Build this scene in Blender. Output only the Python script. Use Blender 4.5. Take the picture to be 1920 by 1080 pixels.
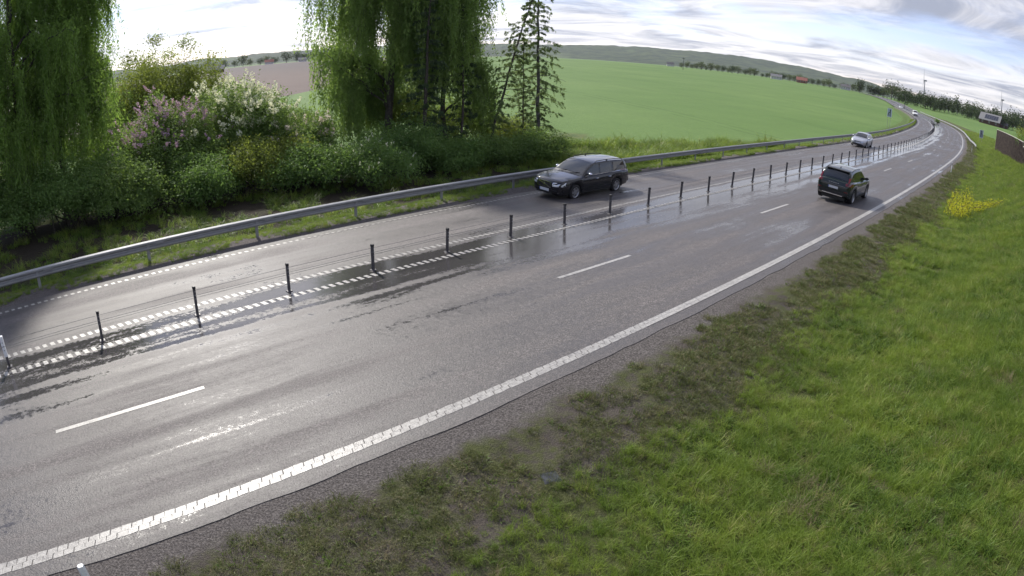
import bpy, math, random
import numpy as np
from mathutils import Matrix, Vector

# ------------------------------------------------------------------ clear
for o in list(bpy.data.objects):
    bpy.data.objects.remove(o)
SC = bpy.context.scene
COL = SC.collection
R_ = math.radians

# ------------------------------------------------------------------ camera (roadside pole camera with a wide-angle lens)
CAM_H = 5.2488
PITCH, ROLL = -0.368158, 0.0266725
cam = bpy.data.cameras.new('camera')
cam.type = 'PANO'
cam.panorama_type = 'FISHEYE_LENS_POLYNOMIAL'
cam.sensor_fit = 'HORIZONTAL'
cam.sensor_width = 36.0
MM = 36.0 / 1920.0
cam.fisheye_fov = R_(175)
cam.fisheye_polynomial_k0 = 0.0
cam.fisheye_polynomial_k1 = -0.000841926 / MM
cam.fisheye_polynomial_k2 = 0.0
cam.fisheye_polynomial_k3 = -0.03e-9 / MM ** 3
cam.fisheye_polynomial_k4 = 0.0
cam.clip_start = 0.05
cam.clip_end = 30000
camo = bpy.data.objects.new('camera', cam)
COL.objects.link(camo)
cF = Vector((0, math.cos(PITCH), math.sin(PITCH)))
cU0 = Vector((0, -math.sin(PITCH), math.cos(PITCH)))
cR0 = Vector((1, 0, 0))
cR = cR0 * math.cos(ROLL) + cU0 * math.sin(ROLL)
cU = cU0 * math.cos(ROLL) - cR0 * math.sin(ROLL)
camo.matrix_world = Matrix(((cR.x, cU.x, -cF.x, 0), (cR.y, cU.y, -cF.y, 0), (cR.z, cU.z, -cF.z, CAM_H), (0, 0, 0, 1)))
SC.camera = camo

# ------------------------------------------------------------------ sun, sky, exposure
SUN_AZ, SUN_EL = -32.0, 39.0          # degrees: azimuth from +Y towards +X
sun = bpy.data.lights.new('sun', 'SUN')
sun.energy = 2.8
sun.angle = R_(2.5)
sun.color = (1.0, 0.95, 0.87)
suno = bpy.data.objects.new('sun', sun)
COL.objects.link(suno)
sd = Vector((math.sin(R_(SUN_AZ)) * math.cos(R_(SUN_EL)), math.cos(R_(SUN_AZ)) * math.cos(R_(SUN_EL)), math.sin(R_(SUN_EL))))
suno.rotation_euler = sd.to_track_quat('Z', 'Y').to_euler()
suno.location = (0, 0, 60)

world = bpy.data.worlds.new('World')
SC.world = world
world.use_nodes = True
SC.view_settings.view_transform = 'Standard'
SC.view_settings.look = 'None'
SC.view_settings.exposure = 1.12
SC.view_settings.gamma = 1.0
SC.view_settings.use_curve_mapping = False
SC.cycles.max_bounces = 6
SC.cycles.transparent_max_bounces = 6
SC.cycles.caustics_reflective = False
SC.cycles.caustics_refractive = False
SC.cycles.use_denoising = True


class NT:
    """small helper around a node tree"""
    def __init__(s, tree):
        s.t = tree
        s.n = tree.nodes
        s.l = tree.links

    def add(s, typ, **kw):
        nd = s.n.new(typ)
        for k, v in kw.items():
            setattr(nd, k, v)
        return nd

    def put(s, sock, v):
        if v is None:
            return
        if isinstance(v, bpy.types.NodeSocket):
            s.l.new(v, sock)
        else:
            if hasattr(sock, 'default_value'):
                dv = sock.default_value
                if hasattr(dv, '__len__') and not hasattr(v, '__len__'):
                    v = [v] * len(dv)
                if hasattr(dv, '__len__') and len(dv) == 4 and len(v) == 3:
                    v = (*v, 1.0)
                sock.default_value = v

    def math(s, op, a, b=None, c=None, clamp=False):
        nd = s.add('ShaderNodeMath', operation=op, use_clamp=clamp)
        for i, v in enumerate((a, b, c)):
            if v is not None:
                s.put(nd.inputs[i], v)
        return nd.outputs[0]

    def mix(s, f, a, b, blend='MIX'):
        nd = s.add('ShaderNodeMix', data_type='RGBA', blend_type=blend)
        s.put(nd.inputs[0], f)
        s.put(nd.inputs[6], a)
        s.put(nd.inputs[7], b)
        return nd.outputs[2]

    def mixf(s, f, a, b):
        nd = s.add('ShaderNodeMix', data_type='FLOAT')
        s.put(nd.inputs[0], f)
        s.put(nd.inputs[2], a)
        s.put(nd.inputs[3], b)
        return nd.outputs[0]

    def noise(s, vec, scale, detail=3.0, rough=0.5, dist=0.0):
        nd = s.add('ShaderNodeTexNoise')
        s.put(nd.inputs['Vector'], vec)
        nd.inputs['Scale'].default_value = scale
        nd.inputs['Detail'].default_value = detail
        nd.inputs['Roughness'].default_value = rough
        nd.inputs['Distortion'].default_value = dist
        return nd.outputs[0]

    def ramp(s, f, stops):
        nd = s.add('ShaderNodeValToRGB')
        s.put(nd.inputs[0], f)
        el = nd.color_ramp.elements
        while len(el) < len(stops):
            el.new(0.5)
        for e, (p, c) in zip(el, stops):
            e.position = p
            e.color = (c, c, c, 1) if not hasattr(c, '__len__') else (*c, 1)
        return nd.outputs[0]

    def step(s, f, a, b, v0=0.0, v1=1.0):
        nd = s.add('ShaderNodeMapRange', interpolation_type='SMOOTHSTEP')
        s.put(nd.inputs[0], f)
        for i, v in enumerate((a, b, v0, v1)):
            s.put(nd.inputs[1 + i], v)
        return nd.outputs[0]

    def scale(s, vec, sc):
        nd = s.add('ShaderNodeMapping')
        s.put(nd.inputs['Vector'], vec)
        nd.inputs['Scale'].default_value = sc
        return nd.outputs[0]

    def sep(s, vec):
        nd = s.add('ShaderNodeSeparateXYZ')
        s.put(nd.inputs[0], vec)
        return nd.outputs

    def comb(s, x, y, z):
        nd = s.add('ShaderNodeCombineXYZ')
        s.put(nd.inputs[0], x)
        s.put(nd.inputs[1], y)
        s.put(nd.inputs[2], z)
        return nd.outputs[0]

    def pos(s):
        return s.add('ShaderNodeNewGeometry').outputs['Position']

    def uv(s):
        return s.add('ShaderNodeUVMap', uv_map='UVMap').outputs[0]

    def attr(s, name):
        return s.add('ShaderNodeAttribute', attribute_name=name).outputs['Fac']

    def bump(s, h, strength, dist=0.02):
        nd = s.add('ShaderNodeBump')
        s.put(nd.inputs['Height'], h)
        s.put(nd.inputs['Strength'], strength)
        nd.inputs['Distance'].default_value = dist
        return nd.outputs[0]


def build_world():
    t = NT(world.node_tree)
    t.n.clear()
    out = t.add('ShaderNodeOutputWorld')
    sky = t.add('ShaderNodeTexSky', sky_type='NISHITA')
    sky.sun_disc = False
    sky.sun_elevation = R_(SUN_EL)
    sky.sun_rotation = R_(SUN_AZ)
    sky.air_density = 1.0
    sky.dust_density = 0.1
    sky.ozone_density = 2.0
    b1 = t.add('ShaderNodeBackground')
    t.l.new(t.mix(1.0, sky.outputs[0], (1.02, .90, 1.08), 'MULTIPLY'), b1.inputs[0])
    b1.inputs[1].default_value = 0.08
    # cloud deck: the view direction meets a layer far above, so clouds flatten towards the horizon
    tc = t.add('ShaderNodeTexCoord')
    x, y, z = t.sep(tc.outputs['Generated'])[:3]
    zz = t.math('ADD', t.math('MAXIMUM', z, 0.0), 0.05)
    px = t.math('DIVIDE', x, zz)
    py = t.math('DIVIDE', y, zz)
    v = t.comb(px, py, 3.7)
    n1 = t.noise(v, 0.33, 6.0, 0.55, 0.4)
    n2 = t.noise(t.comb(px, py, 9.1), 0.9, 6.0, 0.6, 0.3)
    cov = t.step(t.math('ADD', t.math('MULTIPLY', n1, 0.75), t.math('MULTIPLY', n2, 0.25)), 0.36, 0.56)
    low = t.step(z, 0.0, 0.05)
    cov = t.math('MULTIPLY', cov, t.mixf(low, 0.75, 0.95))
    shade = t.step(t.noise(t.comb(px, py, 1.3), 0.55, 7.0, 0.62, 0.9), 0.38, 0.62)
    cc = t.mix(shade, (0.36, 0.39, 0.48), (0.90, 0.88, 0.90))
    b2 = t.add('ShaderNodeBackground')
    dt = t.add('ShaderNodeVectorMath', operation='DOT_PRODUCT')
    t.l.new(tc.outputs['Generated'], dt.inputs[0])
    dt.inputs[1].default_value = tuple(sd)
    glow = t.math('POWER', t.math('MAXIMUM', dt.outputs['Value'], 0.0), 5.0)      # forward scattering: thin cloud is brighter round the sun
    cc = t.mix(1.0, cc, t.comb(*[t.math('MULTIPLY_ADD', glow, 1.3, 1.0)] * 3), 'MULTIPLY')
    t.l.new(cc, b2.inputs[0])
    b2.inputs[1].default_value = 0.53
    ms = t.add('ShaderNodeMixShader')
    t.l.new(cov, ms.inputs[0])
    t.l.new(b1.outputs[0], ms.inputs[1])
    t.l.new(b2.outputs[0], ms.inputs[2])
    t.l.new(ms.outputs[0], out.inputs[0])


build_world()

# ------------------------------------------------------------------ road axis (s along the road from the camera's foot, o to the left of the near edge line)
KN = np.array([-60, 0, 30, 60, 90, 130, 170, 210, 260, 330, 420, 520, 1400.])
KV = np.array([-2.295, -1.4395, -.77265, -.60622, -1.42624, -.5788, -1.59125, -1.73415, -.64865, .0365, -.5, -.9, -.9]) * 1e-3
DS = 0.5
S = np.arange(-70, 1100, DS)
_k = np.interp(S, KN, KV)
_i0 = int(np.searchsorted(S, 0))
TH = np.cumsum(_k) * DS
TH = TH - TH[_i0] + 0.83006
RX = np.cumsum(np.sin(TH)) * DS
RY = np.cumsum(np.cos(TH)) * DS
RX = RX - RX[_i0] - 6.73307 * math.cos(0.83006)
RY = RY - RY[_i0] + 6.73307 * math.sin(0.83006)


def sst(a, b, x):
    t = np.clip((np.asarray(x, float) - a) / (b - a), 0, 1)
    return t * t * (3 - 2 * t)


def rise(D):
    return 5.4 * sst(90, 620, D)


RZ = -1.5263e-3 * S + 1.5985e-5 * np.clip(S - 60, 0, None) ** 2 - 1.4694e-5 * np.clip(S - 200, 0, None) ** 2
_w = sst(270, 420, S)
RZ = RZ * (1 - _w) + (rise(np.hypot(RX, RY)) - 0.9) * _w


def cslope(s):
    return np.interp(s, [100, 280, 400], [0.04557, -0.0447, -0.01])


def RP(s, o, z=0.0):
    """point at road coordinates (s, o), z above the road plane"""
    s = np.asarray(s, float)
    o = np.asarray(o, float) + 0 * s
    s = s + 0 * o
    th = np.interp(s, S, TH)
    return np.stack([np.interp(s, S, RX) - o * np.cos(th), np.interp(s, S, RY) + o * np.sin(th),
                     np.interp(s, S, RZ) - o * cslope(s) + z], -1)


def heading(s):
    return float(np.interp(s, S, TH))


def to_so(x, y):
    """nearest road coordinates for arrays of points"""
    x = np.asarray(x, float).ravel()
    y = np.asarray(y, float).ravel()
    sub = slice(0, None, 4)
    sx, sy, ss, st = RX[sub], RY[sub], S[sub], TH[sub]
    s = np.empty_like(x)
    o = np.empty_like(x)
    for a in range(0, len(x), 4000):
        b = slice(a, a + 4000)
        d = (x[b, None] - sx) ** 2 + (y[b, None] - sy) ** 2
        i = d.argmin(1)
        dx, dy = x[b] - sx[i], y[b] - sy[i]
        s[b] = ss[i] + dx * np.sin(st[i]) + dy * np.cos(st[i])
        o[b] = -dx * np.cos(st[i]) + dy * np.sin(st[i])
    return s, o


# value noise in numpy
_rng0 = np.random.default_rng(5)
_LAT = _rng0.random((256, 256))


def vnoise(x, y):
    x = np.asarray(x, float)
    y = np.asarray(y, float)
    xi, yi = np.floor(x).astype(int), np.floor(y).astype(int)
    fx, fy = x - xi, y - yi
    fx, fy = fx * fx * (3 - 2 * fx), fy * fy * (3 - 2 * fy)
    g = lambda a, b: _LAT[a & 255, b & 255]
    return (g(xi, yi) * (1 - fx) + g(xi + 1, yi) * fx) * (1 - fy) + (g(xi, yi + 1) * (1 - fx) + g(xi + 1, yi + 1) * fx) * fy


def fbm(x, y, n=3):
    v, a, t = 0, 1.0, 0
    for i in range(n):
        v = v + a * vnoise(x * 2 ** i + 17.3 * i, y * 2 ** i + 5.1 * i)
        t += a
        a *= .5
    return v / t


ASPH_R, ASPH_L = -0.42, 12.35          # paved edges


def prof_right(s, o):
    d = -o
    bank = np.interp(d, [0, .4, .85, 2.0, 3.0, 4.0, 5.5, 7.5, 9.5, 14, 40], [0, -.02, -.03, -.10, -.22, -.20, .12, .75, 1.35, 1.75, 1.9])
    flat = np.interp(d, [0, .4, .85, 2.0, 3.5, 5.5, 9.5, 40], [0, -.02, -.03, -.12, -.5, -.7, -.7, -.7])
    bank = np.where(bank > -.18, bank + .2, .02) * np.interp(s, [-20, 5, 25, 45, 62, 90, 126], [.9, .95, 1.35, 1.95, 1.75, 1.15, .35]) - .2
    bank = np.where(d < 3.2, np.interp(d, [0, .4, .85, 2.0, 3.0, 3.2], [0, -.02, -.03, -.10, -.2, -.2]), bank)
    w = sst(116, 134, s)
    return bank * (1 - w) + flat * w


def prof_left(s, o):
    d = o - ASPH_L
    return np.interp(d, [0, .15, .9, 1.6, 3.0, 6, 12, 30], [-.02, .02, .0, -.12, -.45, -.7, -.75, -.75])


def terrain(x, y):
    x = np.asarray(x, float)
    y = np.asarray(y, float)
    sh = x.shape
    s, o = to_so(x, y)
    sc = np.clip(s, -60, 1000)
    z0 = np.interp(sc, S, RZ)
    zr = z0 - ASPH_R * cslope(sc) + prof_right(sc, np.minimum(o, ASPH_R) - ASPH_R)
    zl = z0 - ASPH_L * cslope(sc) + prof_left(sc, np.maximum(o, ASPH_L))
    field = -1.35 + rise(np.hypot(x.ravel(), y.ravel()))
    wr = sst(16, 55, -o)
    wl = sst(20, 42, o)
    r = np.where(o < ASPH_R, zr * (1 - wr) + field * wr,
                 np.where(o > ASPH_L, zl * (1 - wl) + field * wl, z0 - o * cslope(sc)))
    return r.reshape(sh), s.reshape(sh), o.reshape(sh)


def gz(x, y):
    return float(terrain(np.array([x]), np.array([y]))[0][0])


def polar(az, D):
    return D * math.sin(R_(az)), D * math.cos(R_(az))


# ------------------------------------------------------------------ mesh and object helpers
def make_mesh(name, V, F, mat=None, uv=None, smooth=False, attrs=None):
    me = bpy.data.meshes.new(name)
    V = np.asarray(V, np.float32)
    if isinstance(F, np.ndarray):
        m, k = F.shape
        me.vertices.add(len(V))
        me.vertices.foreach_set('co', V.ravel())
        me.loops.add(m * k)
        me.loops.foreach_set('vertex_index', F.astype(np.int32).ravel())
        me.polygons.add(m)
        me.polygons.foreach_set('loop_start', np.arange(0, m * k, k, dtype=np.int32))
        me.polygons.foreach_set('loop_total', np.full(m, k, np.int32))
        me.update(calc_edges=True)
    else:
        me.from_pydata([tuple(map(float, v)) for v in V], [], F)
    if uv is not None:
        lay = me.uv_layers.new(name='UVMap')
        li = np.empty(len(me.loops), np.int32)
        me.loops.foreach_get('vertex_index', li)
        lay.data.foreach_set('uv', np.asarray(uv, np.float32)[li].ravel())
    if attrs:
        for n, a in attrs.items():
            at = me.attributes.new(n, 'FLOAT', 'POINT')
            at.data.foreach_set('value', np.asarray(a, np.float32))
    me.polygons.foreach_set('use_smooth', np.full(len(me.polygons), bool(smooth)))
    if mat:
        me.materials.append(mat)
    me.update()
    return me


def link(name, me, parent=None, loc=None, rot=None):
    o = bpy.data.objects.new(name, me)
    COL.objects.link(o)
    if parent is not None:
        o.parent = parent
    if loc is not None:
        o.location = loc
    if rot is not None:
        o.rotation_euler = rot
    return o


def obj(name, V, F, mat, parent=None, **kw):
    return link(name, make_mesh(name, V, F, mat, **kw), parent)


def thing(name, label, cat, loc=(0, 0, 0), rotz=0.0, group=None):
    o = link(name, None, None, loc, (0, 0, rotz))
    o.empty_display_size = 0.2
    return tag(o, label, cat, group)


def tag(o, label=None, cat=None, group=None, kind=None):
    if label:
        o['label'] = label
    if cat:
        o['category'] = cat
    if group:
        o['group'] = group
    if kind:
        o['kind'] = kind
    return o


def dup(root, loc, rotz=0.0, scale=1.0, label=None):
    r = root.copy()
    COL.objects.link(r)
    r.location = loc
    r.rotation_euler = (0, 0, rotz)
    r.scale = (scale, scale, scale) if not hasattr(scale, '__len__') else scale
    if label:
        r['label'] = label
    for ch in root.children:
        c = ch.copy()
        COL.objects.link(c)
        c.parent = r
        for g in ch.children:
            d = g.copy()
            COL.objects.link(d)
            d.parent = c
    return r


class MB:
    """collects simple shapes into one mesh"""
    def __init__(s):
        s.v = []
        s.f = []

    def poly(s, V, F):
        b = len(s.v)
        s.v += [tuple(map(float, p)) for p in V]
        s.f += [tuple(b + i for i in f) for f in F]
        return s

    def box(s, x0, x1, y0, y1, z0, z1, bev=0.0):
        if bev <= 0:
            V = [(x, y, z) for z in (z0, z1) for y in (y0, y1) for x in (x0, x1)]
            return s.poly(V, [(0, 2, 3, 1), (4, 5, 7, 6), (0, 1, 5, 4), (2, 6, 7, 3), (0, 4, 6, 2), (1, 3, 7, 5)])
        # chamfered vertical and top edges
        b = bev
        ring = [(x0 + b, y0), (x1 - b, y0), (x1, y0 + b), (x1, y1 - b), (x1 - b, y1), (x0 + b, y1), (x0, y1 - b), (x0, y0 + b)]
        cx, cy = (x0 + x1) / 2, (y0 + y1) / 2
        kx = max(0.0, 1 - 2 * b / (x1 - x0))
        ky = max(0.0, 1 - 2 * b / (y1 - y0))
        V = [(x, y, z0) for x, y in ring] + [(x, y, z1 - b) for x, y in ring] + [(cx + (x - cx) * kx, cy + (y - cy) * ky, z1) for x, y in ring]
        F = [tuple(range(7, -1, -1)), tuple(range(16, 24))]
        for r in (0, 8):
            F += [(r + i, r + (i + 1) % 8, r + 8 + (i + 1) % 8, r + 8 + i) for i in range(8)]
        return s.poly(V, F)

    def tube(s, pts, rad, n=8, cap=True):
        pts = np.asarray(pts, float)
        rad = np.broadcast_to(np.asarray(rad, float), (len(pts),))
        V, F = tube_arrays(pts, rad, n)
        F = [tuple(f) for f in F]
        if cap:
            F.append(tuple(range(n - 1, -1, -1)))
            F.append(tuple(range((len(pts) - 1) * n, len(pts) * n)))
        return s.poly(V, F)

    def lathe(s, prof, n=20, axis='z', at=(0, 0, 0)):
        """prof: (radius, height) pairs"""
        V, F = [], []
        for r, h in prof:
            for k in range(n):
                a = 2 * math.pi * k / n
                p = (r * math.cos(a), r * math.sin(a), h)
                if axis == 'y':
                    p = (p[0], p[2], p[1])
                elif axis == 'x':
                    p = (p[2], p[0], p[1])
                V.append((p[0] + at[0], p[1] + at[1], p[2] + at[2]))
        for i in range(len(prof) - 1):
            for k in range(n):
                F.append((i * n + k, i * n + (k + 1) % n, (i + 1) * n + (k + 1) % n, (i + 1) * n + k))
        return s.poly(V, F)

    def build(s, name, mat, parent=None, smooth=False):
        return link(name, s.mesh(name, mat, smooth), parent)

    def mesh(s, name, mat, smooth=False):
        return make_mesh(name, np.array(s.v), s.f, mat, smooth=smooth)


def tube_arrays(pts, rad, n=6):
    d = np.gradient(pts, axis=0)
    d /= np.linalg.norm(d, axis=1, keepdims=True) + 1e-9
    ref = np.where(np.abs(d[:, 2:3]) > .9, np.array([[1., 0, 0]]), np.array([[0, 0, 1.]]))
    a = np.cross(d, ref)
    a /= np.linalg.norm(a, axis=1, keepdims=True) + 1e-9
    b = np.cross(d, a)
    an = np.arange(n) * 2 * math.pi / n
    V = pts[:, None] + rad[:, None, None] * (np.cos(an)[None, :, None] * a[:, None] + np.sin(an)[None, :, None] * b[:, None])
    m = len(pts)
    i = np.arange(m - 1)[:, None] * n + np.arange(n)[None]
    j = np.arange(m - 1)[:, None] * n + (np.arange(n)[None] + 1) % n
    F = np.stack([i, j, j + n, i + n], -1).reshape(-1, 4)
    return V.reshape(-1, 3), F


def grid_faces(nu, nv):
    i = np.arange(nu - 1)[:, None] * nv + np.arange(nv - 1)[None]
    return np.stack([i, i + nv, i + nv + 1, i + 1], -1).reshape(-1, 4)


# ------------------------------------------------------------------ materials
def new_mat(name):
    m = bpy.data.materials.new(name)
    m.use_nodes = True
    t = NT(m.node_tree)
    t.n.clear()
    out = t.add('ShaderNodeOutputMaterial')
    return m, t, out


def princ(t, out, col, rough=0.6, metal=0.0, normal=None, spec=0.5, coat=0.0, coat_r=0.05, ior=1.45):
    p = t.add('ShaderNodeBsdfPrincipled')
    t.put(p.inputs['Base Color'], col)
    t.put(p.inputs['Roughness'], rough)
    t.put(p.inputs['Metallic'], metal)
    t.put(p.inputs['Specular IOR Level'], spec)
    t.put(p.inputs['Coat Weight'], coat)
    t.put(p.inputs['Coat Roughness'], coat_r)
    t.put(p.inputs['IOR'], ior)
    if normal is not None:
        t.put(p.inputs['Normal'], normal)
    t.l.new(p.outputs[0], out.inputs[0])
    return p


def mat_plain(name, col, rough=0.6, metal=0.0, var=0.15, scale=8.0, bump=0.0, spec=0.5, coat=0.0):
    m, t, out = new_mat(name)
    n = t.noise(t.pos(), scale, 4.0, 0.6)
    c = t.mix(t.step(n, 0.3, 0.7), [v * (1 - var) for v in col], [min(1, v * (1 + var)) for v in col])
    nb = t.bump(t.noise(t.pos(), scale * 5, 3.0), bump, 0.01) if bump else None
    rr = t.mixf(n, max(0.0, rough * .85), min(1, rough * 1.15))
    princ(t, out, c, rr, metal, nb, spec, coat)
    return m


def mat_leaf(name, c1, c2, trans=0.35, rough=0.6, tip=None):
    m, t, out = new_mat(name)
    a = t.attr('tint')
    n = t.noise(t.pos(), 0.9, 3.0, 0.6)
    f = t.math('ADD', t.math('MULTIPLY', a, 0.7), t.math('MULTIPLY', t.step(n, 0.3, 0.7), 0.3))
    c = t.mix(f, c1, c2)
    p = t.add('ShaderNodeBsdfPrincipled')
    t.put(p.inputs['Base Color'], c)
    t.put(p.inputs['Roughness'], rough)
    t.put(p.inputs['Specular IOR Level'], 0.14)
    tr = t.add('ShaderNodeBsdfTranslucent')
    t.put(tr.inputs[0], t.mix(0.5, c, (c2[0] * 1.5, c2[1] * 1.5, c2[2] * 0.8)))
    ms = t.add('ShaderNodeMixShader')
    ms.inputs[0].default_value = trans
    t.l.new(p.outputs[0], ms.inputs[1])
    t.l.new(tr.outputs[0], ms.inputs[2])
    t.l.new(ms.outputs[0], out.inputs[0])
    return m


def mat_grass(name, c1, c2, c3, trans=0.35):
    m, t, out = new_mat(name)
    r = t.add('ShaderNodeObjectInfo').outputs['Random']
    n = t.step(t.noise(t.pos(), 0.55, 4.0, 0.6), 0.32, 0.68)
    n2 = t.step(t.noise(t.pos(), 2.2, 3.0, 0.6), 0.35, 0.7)
    a = t.attr('tint')
    c = t.mix(t.math('ADD', t.math('MULTIPLY', r, 0.45), t.math('MULTIPLY', n, 0.55)), c1, c2)
    c = t.mix(t.math('MULTIPLY', t.step(t.math('ADD', t.math('MULTIPLY', a, .55), t.math('MULTIPLY', n2, .45)), 0.66, 0.92), 0.75), c, c3)
    p = t.add('ShaderNodeBsdfPrincipled')
    t.put(p.inputs['Base Color'], c)
    t.put(p.inputs['Roughness'], 0.5)
    t.put(p.inputs['Specular IOR Level'], 0.25)
    tr = t.add('ShaderNodeBsdfTranslucent')
    t.put(tr.inputs[0], c)
    ms = t.add('ShaderNodeMixShader')
    ms.inputs[0].default_value = trans
    t.l.new(p.outputs[0], ms.inputs[1])
    t.l.new(tr.outputs[0], ms.inputs[2])
    t.l.new(ms.outputs[0], out.inputs[0])
    return m


def mat_ground():
    m, t, out = new_mat('field_ground')
    P = t.pos()
    x, y, z = t.sep(P)[:3]
    n_big = t.noise(P, 0.018, 4.0, 0.55)
    n_mid = t.noise(P, 0.11, 4.0, 0.6)
    n_fine = t.noise(P, 1.3, 4.0, 0.65)
    crop = t.mix(t.step(n_big, 0.3, 0.7), (0.092, 0.162, 0.040), (0.122, 0.194, 0.054))
    crop = t.mix(t.math('MULTIPLY', t.step(n_mid, 0.35, 0.75), 0.35), crop, (0.072, 0.128, 0.034))
    crop = t.mix(t.math('MULTIPLY', t.step(n_fine, 0.4, 0.75), 0.35), crop, (0.060, 0.112, 0.026))
    # drill rows and tramlines of the young crop
    row = t.math('PINGPONG', t.math('ADD', x, t.math('MULTIPLY', y, 0.55)), 0.22)
    crop = t.mix(t.math('MULTIPLY', t.step(row, 0.1, 0.2), 0.18), crop, (0.05, 0.10, 0.02))
    tl = t.math('ABSOLUTE', t.math('SUBTRACT', t.math('PINGPONG', t.math('ADD', t.math('ADD', x, t.math('MULTIPLY', y, 0.30)), 9.0), 14.0), 1.2))
    tlm = t.math('MULTIPLY', t.step(tl, 0.45, 0.15), t.step(n_mid, 0.30, 0.50))
    crop = t.mix(t.math('MULTIPLY', tlm, 0.45), crop, (0.045, 0.085, 0.022))
    soil = t.mix(n_mid, (0.078, 0.056, 0.048), (0.120, 0.088, 0.076))
    soil = t.mix(t.step(y, 180.0, 420.0), soil, (0.062, 0.050, 0.050))
    rowp = t.math('PINGPONG', t.math('ADD', y, t.math('MULTIPLY', x, 0.2)), 3.0)
    soil = t.mix(t.math('MULTIPLY', t.step(rowp, 0.6, 2.4), 0.25), soil, (0.14, 0.108, 0.095))
    wob = t.math('MULTIPLY', t.math('SUBTRACT', t.noise(P, 0.06, 2.0), 0.5), 4.0)
    mp = t.math('MULTIPLY', t.step(t.math('ADD', x, wob), -43.6, -42.4, 1.0, 0.0), t.step(x, -330.0, -326.0))
    col = t.mix(mp, crop, soil)
    # unmown margin with weeds along the edge of the road verge
    u = t.attr('margin')
    wild = t.mix(t.step(n_fine, 0.3, 0.7), (0.045, 0.080, 0.020), (0.115, 0.130, 0.045))
    col = t.mix(u, col, wild)
    nb = t.bump(t.noise(P, 3.0, 5.0, 0.7), 0.6, 0.15)
    princ(t, out, col, 0.85, 0, nb, 0.15)
    return m


def mat_verge():
    m, t, out = new_mat('verge_soil')
    P = t.pos()
    uv = t.uv()
    s, o = t.sep(uv)[:2]
    n1 = t.noise(P, 0.9, 5.0, 0.6)
    n2 = t.noise(P, 5.0, 5.0, 0.7)
    n3 = t.step(t.noise(P, 30.0, 4.0, 0.75), 0.3, 0.7)
    soil = t.mix(n2, (0.058, 0.050, 0.043), (0.130, 0.112, 0.097))
    turf = t.mix(n2, (0.050, 0.062, 0.022), (0.110, 0.116, 0.048))
    col = t.mix(t.step(t.math('ADD', t.math('MULTIPLY', n1, 0.6), t.math('MULTIPLY', n2, .4)), 0.44, 0.58), soil, turf)
    col = t.mix(t.step(t.math('ADD', o, t.math('MULTIPLY', n1, 1.2)), -2.0, -2.8), col, turf)
    dirt = t.mix(n3, (0.060, 0.053, 0.050), (0.215, 0.195, 0.183))
    wob = t.math('MULTIPLY', t.math('SUBTRACT', t.noise(P, 1.6, 4.0), 0.5), 1.0)
    oo = t.math('ADD', o, wob)
    col = t.mix(t.step(oo, -1.15, -0.75), col, dirt)
    col = t.mix(t.step(oo, 12.85, 12.55), col, dirt) if False else col
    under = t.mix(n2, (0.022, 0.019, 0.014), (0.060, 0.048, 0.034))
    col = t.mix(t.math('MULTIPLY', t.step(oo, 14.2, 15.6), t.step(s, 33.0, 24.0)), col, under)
    wild = t.mix(n2, (0.050, 0.085, 0.022), (0.100, 0.150, 0.040))
    col = t.mix(t.math('MULTIPLY', t.step(oo, 13.6, 14.6), t.step(s, 24.0, 33.0)), col, wild)
    nb = t.bump(t.math('ADD', n2, t.math('MULTIPLY', n3, 0.5)), 0.8, 0.06)
    princ(t, out, col, 0.9, 0, nb, 0.15)
    return m


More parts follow.
